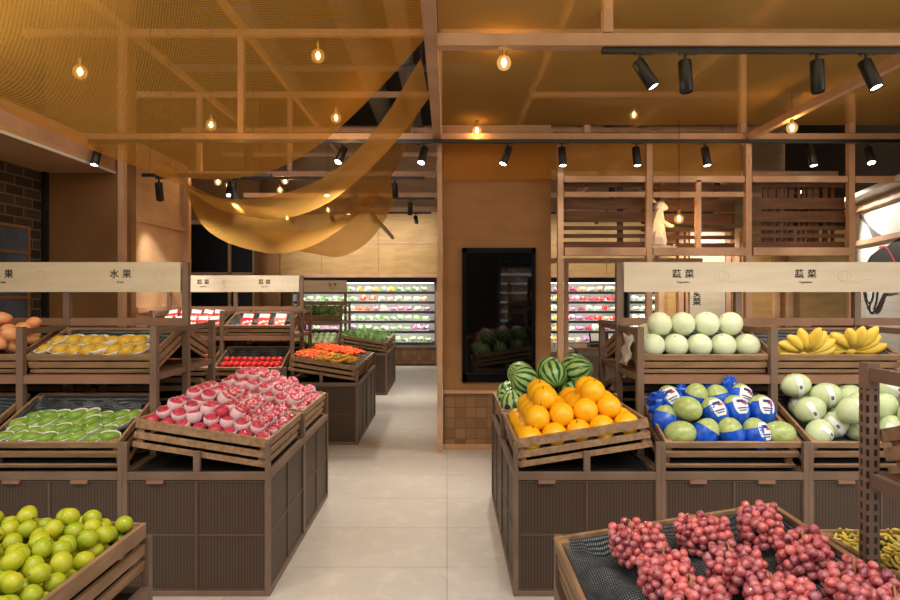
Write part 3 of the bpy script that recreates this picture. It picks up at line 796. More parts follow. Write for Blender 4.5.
def mangofn(p):
    p = p.copy(); p.y += .25*p.x*p.x/.05 - .004; return p
mg = MB().ell(.052,.033,.032,16,10,None,mangofn)
traym = MB().lathe([(.018,-.030),(.034,-.022),(.041,-.006),(.045,.004),(.048,.012),(.043,.004)],14,Matrix.Diagonal((1.3,.92,1,1))).mesh('foam_sleeve', M['foamtray'], True)
kind('greenmango', 'green_mango', mg.mesh('green_mango', M['mango'], True), [('foam_sleeve', traym)])
kind('yellowmango', 'yellow_mango', MB().ell(.046,.036,.036,16,10,None,mangofn).mesh('yellow_mango', M['ymango'], True), [('foam_sleeve', traym)])
kind('blushmango', 'blush_mango', MB().ell(.050,.040,.038,16,10,None,mangofn).mesh('blush_mango', M['peach'], True))
kind('goldmelon', 'golden_melon', MB().ell(.068,.068,.066,22,16).mesh('golden_melon', M['goldmelon'], True),
     [('stem', MB().tube([(0,0,.064),(.003,0,.078),(.008,.002,.086)],.003,6).mesh('stem', M['brownstem'], True))])
kind('watermelon', 'watermelon', MB().ell(.098,.098,.104,26,18).mesh('watermelon', M['watermelon'], True),
     [('stem', MB().tube([(0,0,.10),(.004,0,.115),(.016,0,.122)],.0035,6).mesh('stem', M['stem'], True))])
kind('labelled', 'watermelon', KIND['watermelon'][1], list(KIND['watermelon'][2]) + [('sticker', MB().lathe([(0,.1055),(.022,.1035),(.024,.101)],20,rotm(R(90),0,0) @ T(0,0,-.006)).mesh('sticker', M['blackdrawing'], True))])
kind('honeydew', 'honeydew_melon', MB().ell(.079,.079,.076,22,16).mesh('honeydew_melon', M['honeydew'], True),
     [('stem_scar', MB().lathe([(0,.0772),(.004,.0768),(.006,.0757)],8).mesh('stem_scar', M['stem'], True))])
def bag(rx, rz, seed):                       # blue net bag gathered over part of a melon
    rg = random.Random(seed); mb = MB(); P = []
    for j in range(9):
        t = -math.pi/2 + .12 + (math.pi*.55)*j/8; row = []
        for k in range(25):
            an = 2*math.pi*k/24; rr = 1.05+.03*math.sin(5*an+seed)+(.04*math.sin(9*an) if j > 6 else 0)
            row.append((rx*rr*math.cos(t)*math.cos(an), rx*rr*math.cos(t)*math.sin(an), rz*rr*math.sin(t)))
        P.append(row)
    return mb.grid(P).mesh('net_bag', M['bluebag'], True)
gm = MB().ell(.062,.062,.078,20,14).mesh('green_melon', M['greenmelon'], True)
def lab_mesh(rx, rz, wd, ht):                # oval paper label wrapped on the melon side (-Y), with a dark cap and a red bar
    mb = MB()
    def patch(us, vs, off, mi, cut=True):
        n = 9; P = []
        for i in range(n):
            row = []
            for j in range(n):
                u_ = us[0]+(us[1]-us[0])*i/(n-1); v_ = vs[0]+(vs[1]-vs[0])*j/(n-1)
                if cut:
                    lim = math.sqrt(max(0, 1-abs(v_*2)**3.5*.55)); u_ *= lim
                a_ = u_*wd/rx; z = v_*ht; rr = rx*math.sqrt(max(.05, 1-(z/rz)**2))+off
                row.append((rr*math.sin(a_), -rr*math.cos(a_), z))
            P.append(row)
        mb.grid(P, mi)
    patch((-.5,.5),(-.5,.5),.0025,0); patch((-.27,.27),(.14,.33),.0035,1); patch((.0,.34),(.04,.15),.0042,2)
    patch((-.34,.34),(-.24,-.16),.0035,1); patch((-.28,.28),(-.36,-.30),.0035,1)
    return mb.mesh('paper_label', [M['label'], M['labelblue'], M['labelred']], True)
oval = lab_mesh(.0645,.0795,.074,.088)
kind('baremelon', 'green_melon', gm)
for i in range(4):
    kind('bagmelon%d' % i, 'green_melon', gm, [('net_bag', bag(.0625,.079,i))])
    b2 = bag(.0625,.079,i+5)
    kind('labelmelon%d' % i, 'green_melon', gm, [('net_bag', b2), ('paper_label', oval)])
pm = MB().ell(.062,.062,.076,20,14).mesh('pale_melon', M['palemelon'], True)
def band(rx, rz):
    mb = MB(); P = []; P2 = []
    for k in range(21):
        a_ = -1.35+2.7*k/20
        P.append([(rx*1.035*math.sqrt(1-(z/rz)**2)*math.sin(a_), -rx*1.035*math.sqrt(1-(z/rz)**2)*math.cos(a_), z) for z in (-.014,-.005,.005,.014)])
    mb.grid(P, 0)
    for k in range(6):
        a_ = -.5+.06*k
        P2.append([(rx*1.05*math.sin(a_), -rx*1.05*math.cos(a_), z) for z in (-.007,.007)])
    mb.grid(P2, 1); return mb.mesh('label_band', [M['label'], M['greydrawing']], True)
kind('palemelon', 'pale_melon', pm); kind('bandmelon', 'pale_melon', pm, [('label_band', band(.062,.076))])
# banana hand
def banana_mesh(seed):
    rg = random.Random(seed); pts = []; rs = []
    L = rg.uniform(.105,.125)
    for k in range(10):
        t = k/9; pts.append((.035*math.sin(t*1.9)*0+.03*t*t, 0, L*t)); rs.append([.006,.010,.017,.0215,.0235,.0240,.0230,.0205,.015,.006][k])
    return MB().tube(pts, rs, 8).mesh('banana', M['banana'], True)
BAN = [banana_mesh(i) for i in range(4)]
def banana_hand(Mx, label, fan, seed):
    rg = random.Random(seed)
    t = thing('banana_hand', label, 'bananas', M=Mx, group='banana hands on the slatted crate')
    MB().ell(.022,.014,.018,10,7).build('crown', M['banana'], t, True)
    for (ang, lean, y) in fan:
        o = bpy.data.objects.new('banana', rg.choice(BAN)); COL.objects.link(o); o.parent = t
        o.matrix_local = T(0, y, 0) @ Matrix.Rotation(R(lean), 4, 'X') @ Matrix.Rotation(R(ang), 4, 'Y') @ Matrix.Rotation(rg.uniform(-.5,.5)+math.pi, 4, 'Z') @ T(0,0,.012)
# grapes
GR = [MB().ell(.0118*s,.0118*s,.0130*s,12,9).mesh('grape', M['grape'], True) for s in (.95,1.05,1.15)]
def drop(n, rr, inside, cands, base=lambda x, y: 0, bias=lambda x, y: 0, rg=random, bounds=(-1,1,-1,1), squash=1.0):
    out = []
    for _ in range(n):
        r = rr() if callable(rr) else rr; best = None
        for _c in range(cands):
            x = rg.uniform(bounds[0], bounds[1]); y = rg.uniform(bounds[2], bounds[3])
            if not inside(x, y): continue
            z = base(x, y)+r
            for (a_, b_, c_, q) in out:
                d2 = (x-a_)**2+(y-b_)**2; s = (r+q)*squash
                if d2 < s*s: z = max(z, c_+math.sqrt(s*s-d2))
            sc_ = z+bias(x, y)
            if best is None or sc_ < best[0]: best = (sc_, x, y, z, r)
        if best: out.append(best[1:])
    return out
def grape_bunch(Mx, label, a_, b_, dome, n, seed):
    rg = random.Random(seed)
    t = thing('grape_bunch', label, 'grapes', M=Mx, group='red grape bunches on the net')
    g = drop(n, lambda: rg.uniform(.0115,.0138), lambda x, y: (x/a_)**2+(y/b_)**2 < 1, 36,
             lambda x, y: dome*max(0, 1-(x/a_)**2-(y/b_)**2), lambda x, y: 0, rg, (-a_,a_,-b_,b_), .93)
    for (x, y, z, r) in g:
        o = bpy.data.objects.new('grape', rg.choice(GR)); COL.objects.link(o); o.parent = t
        o.matrix_local = T(x, y, z) @ rotm(rg.uniform(-3,3), rg.uniform(-3,3), 0)
    top = dome+.05
    MB().tube([(-.02,.0,top*.7),(-.035,.006,top*1.02),(-.06,.012,top*.95),(-.08,.014,top*.72)],[.003,.0028,.0026,.003],6).build('stem', M['brownstem'], t, True)
# long peppers, carrots, leaf bunches
def pepper_mesh(name, mat, L, r0, bend, seed):
    pts = []; rs = []
    for k in range(8):
        t = k/7; pts.append((L*(t-.5), bend*math.sin(t*math.pi), .2*bend*math.sin(t*5+seed))); rs.append(r0*(.55+.45*math.sin(min(1,t*3)*1.57))*(1-t**3*.85))
    return MB().tube(pts, rs, 8).mesh(name, mat, True)
capm = lambda L: MB().tube([(-L*.5-.03,0,.006),(-L*.5-.01,0,.002),(-L*.5+.006,0,0)],[.002,.003,.008],6).mesh('stalk', M['leaf'], True)
kind('redpepper', 'red_pepper', pepper_mesh('red_pepper', M['redpepper'], .17, .020, .02, 1), [('stalk', capm(.17))])
kind('yellowpepper', 'yellow_pepper', pepper_mesh('yellow_pepper', M['yellowpepper'], .17, .015, .03, 2), [('stalk', capm(.17))])
kind('carrot', 'carrot', pepper_mesh('carrot', M['carrot'], .17, .018, .004, 3))
kind('tomato', 'tomato', MB().ell(.030,.030,.026,12,8).mesh('tomato', M['tomato'], True))
def tuft(name, mat, n, L, wd, spread, seed):
    rg = random.Random(seed); mb = MB()
    for k in range(n):
        a_ = rg.uniform(0, 6.28); sp = rg.uniform(.05, spread); l = L*rg.uniform(.7,1.1); P = []
        dx, dy = math.cos(a_), math.sin(a_)
        for i in range(6):
            t = i/5; w_ = wd*math.sin(.25+t*2.6)*.5; cx = sp*t*t*l*2; z = l*t*(1-.35*sp*t)
            P.append([(dx*cx-dy*w_, dy*cx+dx*w_, z+.004), (dx*cx, dy*cx, z), (dx*cx+dy*w_, dy*cx-dx*w_, z+.004)])
        mb.grid(P)
    return mb.mesh(name, mat, True)
kind('greens', 'leafy_greens', tuft('leafy_greens', M['leaf'], 14, .11, .03, .9, 1))
kind('scallion', 'scallion_bunch', tuft('scallion_bunch', M['leaf'], 22, .17, .012, .5, 2))
kind('paleleaf', 'pale_cabbage', MB().ell(.045,.045,.075,12,9,None,lambda p: Vector((p.x*(1+.15*math.sin(p.z*90)), p.y*(1+.15*math.sin(p.z*80)), p.z))).mesh('pale_cabbage', M['palegreen'], True))

# ------------------------------------------------------------------ islands
def put(k, Mx, x, y, z, rot, label, cat, group, sc=1.0):
    return spawn(k, Mx @ T(x, y, z) @ rot @ Matrix.Scale(sc, 4), label, cat, group)
LX0, LX1 = -1.76, -.96
RX0, RX1 = .36, 1.16

def island(tagname, y0, sgn, nrow, crates=True):
    """cabinets of one double sided island: an end pair by the aisle and nrow pairs in the row"""
    xa = LX1 if sgn > 0 else RX0; xi = LX0 if sgn > 0 else RX1
    a_, b_ = sorted((xa, xi)); side = '+x' if sgn > 0 else '-x'
    cabinet(a_, b_, y0, y0+.8, 'brown perforated cabinet at the aisle under the front ' + tagname[0], ['-y', side], end=sgn)
    cabinet(a_, b_, y0+.8, y0+1.6, 'brown perforated cabinet at the aisle under the back ' + tagname[1], ['+y', side], end=sgn)
    for i in range(nrow):
        c0 = xi - sgn*.8*i; c1 = xi - sgn*.8*(i+1); a_, b_ = sorted((c0, c1))
        cabinet(a_, b_, y0, y0+.8, 'brown perforated cabinet with pull tabs below ' + tagname[2][i], ['-y'])
        cabinet(a_, b_, y0+.8, y0+1.6, 'brown perforated cabinet on the far face behind ' + tagname[2][i], ['+y'])
    xs = sorted([xi - sgn*.8*i for i in range(nrow+1)])
    return xs

# --- L1: apples, green mangoes, yellow mangoes
Y1 = 3.25
xs = island(('crate of foam wrapped apples','crate of foam wrapped apples',('the green mangoes','the red fruit at the picture edge')), Y1, 1, 2)
rack('brown post rack carrying the yellow mangoes and the fruit sign', xs, Y1+.36, Y1+1.24, Y1+.8, None)
# --- apples: two mounded crates
for part, yc, lab in (('front', Y1+.4, 'front slatted crate of foam wrapped red apples sloping to the aisle'), ('back', Y1+1.2, 'back slatted crate of foam wrapped red apples sloping to the aisle')):
    c, Mx = end_crate(lab, LX1, yc, 1, fl=.105)
    glab = 'red apple in white foam net on the %s apple mound' % part; G = 'foam wrapped apples, %s crate' % part
    pit = .083
    for ly, (mx0, mx1, my0, my1) in enumerate(((0,8.9,0,8),(.5,8.3,.5,7.7),(1,7.6,1.4,7.4),(2,7,2.6,7.2))):
        off = .5*(ly % 2)
        for i in range(9):
            for j in range(9):
                u_, v_ = i+off, j+off
                if not (mx0 <= u_ <= mx1-1+.01 and my0 <= v_ <= my1-1+.01): continue
                if ly < 3 and mx0+1.6 < u_ < mx1-2.6 and my0+2.2 < v_ < my1-2.4: continue
                x = -.318+u_*pit*.955+rnd(-.006,.006); y = .058+v_*pit*1.06+rnd(-.006,.006)
                if y > .705: continue
                z = .112+.034+ly*.048+rnd(-.004,.004)
                put('apple' if random.random() < (.92 if ly else .6) else 'bareapple', Mx, x, y, z, rotm(rnd(-.3,.3)+(.25 if v_ < my0+1.2 else 0), rnd(-.5,.05), 0) @ rotm(0,0,rnd(-3,3)), glab, 'apple', G, rnd(1.02,1.12))
# --- green mangoes
xm = (xs[0]+xs[1])/2; xr = (xs[1]+xs[2])/2     # xr: module next to the aisle crates
c, Mx = lower_crate('slatted crate of green mangoes lined with black net', xr, Y1)
for j in range(4):
    for i in range(8):
        x = -.30+i*.083+(.04 if j % 2 else 0)+rnd(-.008,.008); y = .06+j*.072+rnd(-.006,.006)
        if x > .325: continue
        put('greenmango', Mx, x, y, .150+rnd(-.005,.010), rotm(rnd(-.2,.2),rnd(-.25,.1),rnd(.1,.7)) , 'green mango in white foam cup in the lined crate', 'mango', 'green mangoes', rnd(.94,1.08))
bl = MB(); P = []
for i in range(24):
    row = []
    for j in range(8):
        x = -.31+i*.62/23; y = .345+j*.014; v_ = j/7
        row.append((x, y, .10+.105*math.sin(v_*math.pi)*(.65+.35*math.sin(i*.9)*math.cos(i*.37))))
    P.append(row)
o = bl.grid(P).build('folded_net', M['liner'], None, True); o.matrix_world = Mx; tag(o, 'black net bunched up behind the green mangoes', 'net')
c, Mx = upper_crate('slatted crate of yellow mangoes on the upper shelf', xr, Y1)
for j in range(2):
    for i in range(8):
        x = -.295+i*.084+(.035 if j else 0)+rnd(-.008,.008); y = .065+j*.085+rnd(-.006,.006)
        if x > .325: continue
        put('yellowmango', Mx, x, y, .120+rnd(-.002,.005)+(.02 if j else 0), rotm(rnd(-.3,.3),rnd(-.35,.1),rnd(.2,1.1)), 'yellow mango in white foam net on the upper shelf', 'mango', 'yellow mangoes', rnd(1.0,1.14))
c, Mx = upper_crate('slatted crate of blush mangoes at the picture edge', xm, Y1)
for i, (x, y, z, r) in enumerate(drop(24, .046, lambda x, y: True, 40, lambda x, y: .06, lambda x, y: 0, random, (.0,.31,.06,.36), .95)):
    put('blushmango', Mx, x, y, z, rrot(.7), 'pink and orange mango heaped in the crate at the picture edge', 'mango', 'blush mangoes', 1.0)
c, Mx = lower_crate('slatted crate of red fruit at the picture edge', xm, Y1)
for i in range(3):
    for j in range(4):
        put('tomato', Mx, .16+i*.07, .06+j*.065, .12, rotm(0,0,0), 'round red fruit in the crate at the picture edge', 'fruit', 'red fruit at the picture edge')
for x, n in ((xr,'yellow mangoes'),(xm,'blush mangoes')):
    c, Mx = upper_crate('slatted crate facing the far aisle, back to back with the %s' % n, x, Y1+1.6, 1)
    for j in range(3):
        for i in range(7):
            put('apple' if (i*3+j) % 4 else 'bareapple', Mx, -.29+i*.095+rnd(-.01,.01), .10+j*.10, .10, rrot(.5), 'pink apple in foam on the far side behind the %s' % n, 'apple', 'far side apples behind the '+n, 1.05)
    c, Mx = lower_crate('slatted lower crate on the far face behind the %s' % n, x, Y1+1.6, 1)
sign(-3.38, -1.785, Y1+.8, 'pale wood fruit sign with black characters above the yellow mangoes', ((-2.185,'水果','Fruits'),(-2.975,'水果','Fruits')))

# --- R1: gold melons, watermelons, honeydews, bananas, netted melons
xs = island(('crate of golden melons','crate of watermelons',('the melons in blue nets','the pale banded melons','the crates past the bananas')), Y1, -1, 3)
rack('brown post rack carrying the honeydews and the vegetable sign', xs, Y1+.36, Y1+1.24, Y1+.8, None)
c, Mx = end_crate('front slatted crate of golden melons sloping to the aisle', RX0, Y1+.4, -1, fl=.06)
def gold(x, y, z): put('goldmelon', Mx, x, y, z, rotm(rnd(-1.2,.2), rnd(-.6,.6), rnd(-.5,.5)), 'round golden melon stacked in the aisle crate', 'melon', 'golden melons', rnd(1.02,1.13))
r = .068; pit = .137
for j in range(5):                                # local y: from the aisle (low) uphill; local x: minus = away from the viewer here
    for i in range(5):
        if 0 < j < 4 and 0 < i < 4 and i != 1: continue
        gold(.290-i*pit*1.02+rnd(-.004,.004), .09+j*pit+rnd(-.003,.003), .06+r)
for j in (0,1,2,3):
    for i in range(4): gold(.222-i*pit*1.0+rnd(-.004,.004), .158+j*pit+rnd(-.004,.004), .06+r+.096)
for j, ks in ((.5,(.5,1.5,2.4)),(2.5,(.3,1.3))):
    for k in ks: gold(.222-k*pit, .158+j*pit, .06+r+.096*2-.002)
c, Mx = end_crate('back slatted crate of watermelons sloping to the aisle', RX0, Y1+1.2, -1, fl=.06)
wm = [(.25,.10,0),(.04,.10,0),(-.17,.11,0),(.25,.31,0),(.04,.32,0),(-.17,.33,0),(.25,.53,0),(.04,.54,0),(-.18,.55,0),(.145,.205,1),(-.065,.21,1),(.145,.42,1),(-.065,.43,1),(.145,.61,1),(-.065,.62,1)]
for i, (x, y, l) in enumerate(wm):
    k = 'labelled' if i == 0 else 'watermelon'
    put(k, Mx, x, y, .165+l*.148, rotm(0,0,R(55)) if i == 0 else rotm(rnd(.7,1.4), rnd(-.5,.5), rnd(-3,3)), 'watermelon with a dark round sticker at the low corner of the crate' if i == 0 else 'striped green watermelon piled in the aisle crate', 'watermelon', None if i == 0 else 'striped watermelons', rnd(.95,1.03))
xh = (xs[0]+xs[1])/2; xb_ = (xs[1]+xs[2])/2
c, Mx = upper_crate('slatted crate of honeydew melons on the upper shelf', xh, Y1)
for i in range(5): put('honeydew', Mx, -.293+i*.1465+rnd(-.003,.003), .105, .060+.075, rotm(rnd(-1,.5),rnd(-.5,.5),rnd(-3,3)), 'pale honeydew melon in the lower row on the upper shelf', 'melon', 'honeydews, lower row', rnd(.93,1.0))
for i in range(4): put('honeydew', Mx, -.235+i*.147+rnd(-.003,.003), .185, .060+.075+.112, rotm(rnd(-1.2,0),rnd(-.5,.5),rnd(-3,3)), 'pale honeydew melon in the upper row on the upper shelf', 'melon', 'honeydews, upper row', rnd(.93,1.02))
for i in (-1,0): put('honeydew', Mx, -.275+(i+1)*.14, .27, .060+.075, rotm(0,0,0), 'pale honeydew melon at the back of the upper shelf', 'melon', 'honeydews, back row', .95)
c, Mx = upper_crate('slatted crate of bananas on the upper shelf', xb_, Y1)
fan1 = [(-88,-20,.0),(-78,0,.01),(-52,12,.0),(-30,18,0),(-5,18,0),(22,18,.0),(48,12,0),(74,2,0),(90,-18,.0),(-68,-30,.0)]
fan2 = [(-90,-24,.0),(-74,-6,.0),(-58,8,.0),(-36,18,0),(-8,18,0),(18,18,.0),(44,12,0),(66,4,0),(86,-14,.0),(70,-28,0)]
banana_hand(Mx @ T(-.165,.09,.085) @ rotm(R(-8),0,0) @ Matrix.Scale(1.5,4), 'hand of yellow bananas fanned open next to the honeydews', fan1, 1)
banana_hand(Mx @ T(.14,.11,.095) @ rotm(R(-8),0,R(-10)) @ Matrix.Scale(1.5,4), 'hand of yellow bananas at the end of the shelf by the painted wall', fan2, 2)
c, Mx = lower_crate('slatted crate of green melons in blue nets', xh, Y1)
mel = [  # x, y, z offset, kind, rot
 (-.245,.08,0,'baremelon',(20,70,10)),(-.11,.085,0,'bagmelon1',(-35,25,-25)),(.025,.085,0,'bagmelon2',(-30,0,30)),(.155,.08,0,'labelmelon0',(-45,10,20)),(.275,.08,0,'baremelon',(15,80,5)),
 (-.285,.20,.0,'bagmelon0',(-30,40,20)),(-.175,.19,.075,'baremelon',(60,60,0)),(-.02,.20,.05,'labelmelon1',(-58,-12,10)),(.10,.21,.055,'labelmelon2',(-58,0,5)),(.235,.205,.06,'labelmelon3',(-55,5,-5)),
 (-.22,.32,.055,'labelmelon1',(-60,-25,10)),(-.08,.33,.06,'bagmelon3',(-10,10,0)),(.05,.33,.05,'bagmelon1',(-40,0,20)),(.17,.33,.06,'labelmelon2',(-55,20,-10))]
for i, (x, y, z, k, ro) in enumerate(mel):
    lab = {'b': 'green melon wrapped in a blue net in the lower crate', 'l': 'green melon with a white oval label in blue net'}[('l' if k[0] == 'l' else 'b')]
    if k == 'baremelon': lab = 'bare green melon among the blue nets'
    put(k, Mx, x*1.06, y+.012+(y > .15)*.012, .095+.068+z*1.1, rotm(*[R(q) for q in ro]), lab, 'melon', {'bar':'bare melons','bag':'netted melons','lab':'labelled melons'}[k[:3]], 1.13)
def crumple(loc, s, seed):                        # gathered neck of a blue net bag
    rg = random.Random(seed)
    mb = MB().ell(.05*s,.03*s,.055*s,14,10,None,lambda p: Vector((p.x,p.y,p.z))*(1+rg.uniform(-.28,.3)))
    o = mb.build('blue_net_bag', M['bluebag'], None, False); o.matrix_world = Mx @ T(*loc); return tag(o, 'crumpled blue net bag lying over the green melons', 'bag', 'crumpled blue nets')
for i, q in enumerate(((-.30,.37,.19),(-.15,.41,.225),(.03,.43,.23),(.13,.42,.275),(-.325,.28,.18),(.10,.385,.22),(-.25,.20,.16),(-.30,.33,.235),(-.045,.13,.11),(.11,.14,.10))): crumple(q, rnd(.95,1.3) if i not in (6,8,9) else .7, i)
c, Mx = lower_crate('slatted crate of pale melons with white bands', xb_, Y1)
pos = drop(17, .073, lambda x, y: True, 80, lambda x, y: .085, lambda x, y: 0, random, (-.285,.285,.10,.41), .98)
for i, (x, y, z, r) in enumerate(pos):
    k = 'bandmelon' if i % 5 < 3 else 'palemelon'
    put(k, Mx, x, y, z, rotm(R(rnd(-30,10)), R(rnd(30,80)), R(rnd(-30,30))), 'pale green melon with a white paper band' if k[0] == 'b' else 'plain pale green melon without a band', 'melon', 'banded pale melons' if k[0] == 'b' else 'plain pale melons', rnd(1.1,1.2))
for x, n in ((xh,'honeydews'),(xb_,'bananas')):
    upper_crate('slatted crate facing the far aisle, back to back with the %s' % n, x, Y1+1.6, 1)
    lower_crate('slatted lower crate on the far face behind the %s' % n, x, Y1+1.6, 1)
sign(1.185, 3.54, Y1+.8, 'pale wood vegetable sign with black characters above the honeydews', ((1.58,'蔬菜','Vegetables'),(2.4,'蔬菜','Vegetables')))
mb = MB(); P = []
for i in range(8):
    row = []
    for j in range(6): row.append((1.135+.012*math.sin(i*1.7+j), 3.70+.012*i+.03*j+.006*math.sin(j*2+i), 1.38-.028*i+.006*math.cos(i+j*1.3)))
    P.append(row)
o = mb.grid(P).build('plastic_bag', plain('clear_plastic', lin(214,210,204), .15, lin(190,184,176), 30), None, True)
md = o.modifiers.new('thickness', 'SOLIDIFY'); md.thickness = .012
tag(o, 'crumpled clear plastic bag hanging on the rack end beside the honeydews', 'bag')
# --- L0: limes
Y0 = 2.02-1.6
cabinet(LX0-.03, LX1-.03, Y0+.8, Y0+1.6, 'brown perforated cabinet under the heap of limes', ['+y','+x'], end=1)
c, Mx = end_crate('near slatted crate heaped with limes', LX1-.025, Y0+1.2, 1, R(2.5), .885, .10)
rg = random.Random(5)
for (x, y, z, r) in drop(285, lambda: rg.uniform(.0245,.0285), lambda x, y: True, 24, lambda x, y: .085+.02*math.exp(-((x-.05)**2+(y-.3)**2)/.05), lambda x, y: .12*(abs(x-.0)**2+.6*abs(y-.33)**2), rg, (-.30,.33,.045,.64), .96):
    put('lime', Mx, x, y, z, rotm(rg.uniform(-3,3), rg.uniform(-3,3), rg.uniform(-3,3)), 'yellow green lime heaped in the near crate', 'lime', 'limes in the near crate', r/.0325*1.03)
# --- R0: grapes
cabinet(RX0, RX1, Y0+.8, Y0+1.6, 'brown perforated cabinet under the red grapes', ['+y','-x'], end=-1)
c, MG = end_crate('near slatted crate of red grapes lined with black net', RX0-.02, Y0+1.2, -1, ET, .838, .125, bulge=.022)
MGi = MG.inverted()
def on_crate(px, py, h=.12):                       # where the sight line meets the crate bed
    o = MGi @ Vector((0,0,1.65)); d = (MGi.to_3x3() @ Vector(((px-447)/600, 1, (292-py)/600)))
    t = (h-o.z)/d.z; return o + d*t
for i, (px, py, a_, b_, dm, n, rz, lab) in enumerate((
    (640,556,.095,.082,.055,100,.3,'red grape bunch at the back corner nearest the aisle'),
    (667,585,.095,.075,.045,92,-.3,'red grape bunch just in front of the aisle corner bunch'),
    (706,549,.088,.072,.05,92,.5,'red grape bunch second from the aisle along the back'),
    (738,586,.085,.075,.05,92,0,'paler grape bunch in the middle of the crate'),
    (762,540,.082,.062,.045,84,-.5,'red grape bunch near the top back corner'),
    (806,569,.088,.068,.048,88,-.5,'red grape bunch against the high side of the crate'),
    (700,622,.10,.075,.05,92,0,'red grape bunch at the lower edge, aisle side'),
    (785,617,.095,.075,.045,92,.2,'red grape bunch at the lower edge, middle'),
    (862,604,.10,.08,.05,98,-.3,'red grape bunch at the lower edge by the high side'),
    (905,640,.10,.08,.05,92,-.3,'red grape bunch half out of view by the high side'))):
    q = on_crate(px, py)
    grape_bunch(MG @ T(q.x, q.y, .112) @ Matrix.Rotation(rz, 4, 'Z'), lab, a_*.92, b_*.9, dm, n, 40+i)
cabinet(RX1, RX1+.8, Y0+.8, Y0+1.6, 'brown perforated cabinet beyond the grapes under the slotted post', ['+y'])
rack('brown slotted post rack standing beyond the grapes', [RX1+.008, RX1+.80], Y0+1.6-.36, 0, Y0+.8, None, top=1.455, slot=True, back=False)
upper_crate('slatted crate on the slotted post rack', RX1+.41, Y0+1.6, 1)
c, Mx = crate('slatted crate of yellow buds beyond the grapes', (RX1+.42, Y0+1.585, .70), math.pi, R(3), .70, .50, .155, .10)
rg = random.Random(9); mb = MB()
for _ in range(950):
    x, y = rg.uniform(-.33,.33), rg.uniform(.03,.46)
    mb.ell(.006,.006,.018,6,5,T(x,y,.115+rg.uniform(0,.05)) @ rotm(rg.uniform(-3,3),rg.uniform(-3,3),0))
o = mb.build('yellow_buds', M['yellowbud'], None, True); o.matrix_world = Mx; tag(o, 'heap of small yellow buds behind the slotted post', 'buds', None, 'stuff')

# --- L2: peppers and packets
Y2 = 6.47
xs = island(('crate of yellow and red peppers','crate of orange carrots',('the row of tomatoes','the stacked red packets')), Y2, 1, 2)
rack('second brown post rack, carrying the red packets', xs, Y2+.36, Y2+1.24, Y2+.8, None)
xr, xm = (xs[1]+xs[2])/2, (xs[0]+xs[1])/2
c, Mx = end_crate('slatted crate of mixed peppers in the second island', LX1, Y2+.4, 1, fl=.11)
for (x, y, z, r) in drop(200, .019, lambda x, y: True, 30, lambda x, y: .155, lambda x, y: .02*(x*x+(y-.45)**2), random, (-.31,.31,.05,.69), .8):
    k = 'yellowpepper' if y < .42 or random.random() < .3 else 'redpepper'
    put(k, Mx, x, y, z, rotm(rnd(-.3,.3), rnd(-.3,.3), rnd(-.6,.6)+R(90)*random.choice((0,0,1))), 'long yellow pepper in the second island crate' if k[0] == 'y' else 'long red pepper in the second island crate', 'pepper', 'yellow peppers' if k[0] == 'y' else 'red peppers', rnd(.8,1))
for k in range(5): put('bareapple', Mx, -.25+k*.07, .66, .155, rotm(0,0,0), 'pink fruit at the high edge of the pepper crate', 'fruit', 'pink fruit beside the peppers')
c, Mx = end_crate('slatted crate of carrots in the second island', LX1, Y2+1.2, 1, fl=.11)
for (x, y, z, r) in drop(190, .02, lambda x, y: True, 30, lambda x, y: .155, lambda x, y: .02*(x*x+(y-.45)**2), random, (-.31,.31,.05,.69), .8):
    put('carrot', Mx, x, y, z, rotm(rnd(-.2,.2), rnd(-.3,.3), rnd(-.5,.5)), 'orange carrot heaped behind the peppers', 'carrot', 'carrots', rnd(.85,1))
c, Mx = lower_crate('slatted crate of tomatoes in the second island', xr, Y2)
for j in range(4):
    for i in range(10): put('tomato', Mx, -.30+i*.066, .05+j*.062, .125+.02*(j % 2), rotm(rnd(-.5,.5),rnd(-.5,.5),0), 'red tomato in the second island crate', 'tomato', 'tomatoes in the second island', 1.05)
c, Mx = lower_crate('slatted crate of scattered carrots beside the tomatoes', xm, Y2)
for (x, y, z, r) in drop(30, .02, lambda x, y: True, 30, lambda x, y: .115, lambda x, y: 0, random, (-.28,.28,.06,.42), .8):
    put('carrot', Mx, x, y, z, rotm(0, 0, rnd(-3,3)), 'orange carrot in the crate beside the tomatoes', 'carrot', 'carrots beside the tomatoes', rnd(.85,1))
for xq in (xr, xm):
    c, Mx = lower_crate('slatted crate of carrots facing the far aisle behind the ' + ('tomatoes' if xq == xr else 'scattered carrots'), xq, Y2+1.6, 1)
    for i in range(22): put('carrot', Mx, -.30+i*.028, .40+rnd(-.03,.05), .165+rnd(-.01,.02), rotm(0,rnd(-.2,.2),rnd(-.8,.8)), 'orange carrot at the high edge of a far side crate', 'carrot', 'carrots on the far side of the second island')
pk = MB().box((0,0,0),(.105,.14,.02)); pkm = pk.mesh('fruit_packet', M['tomato'])
pktop = MB().box((0,.045,.0115),(.095,.045,.003)).mesh('white_label', M['label']); pkspots = MB()
for k in range(7): pkspots.ell(.014,.014,.006,8,5,T(rnd(-.04,.04), rnd(-.06,.01), .010))
pkb = pkspots.mesh('blossom_print', M['label'], True)
kind('packet', 'fruit_packet', pkm, [('white_label', pktop), ('blossom_print', pkb)])
c, Mx = upper_crate('black lined crate showing three red packets', xr, Y2)
for i, n in enumerate(('first','middle','last')): put('packet', Mx, -.16+i*.19, .16, .115, rotm(R(32),0,R(-4)), '%s of three red and white packets, counted from the plywood wall' % n, 'packet', 'three red packets on black net', 1.25)
c, Mx = upper_crate('slatted crate crowded with red packets', xm, Y2)
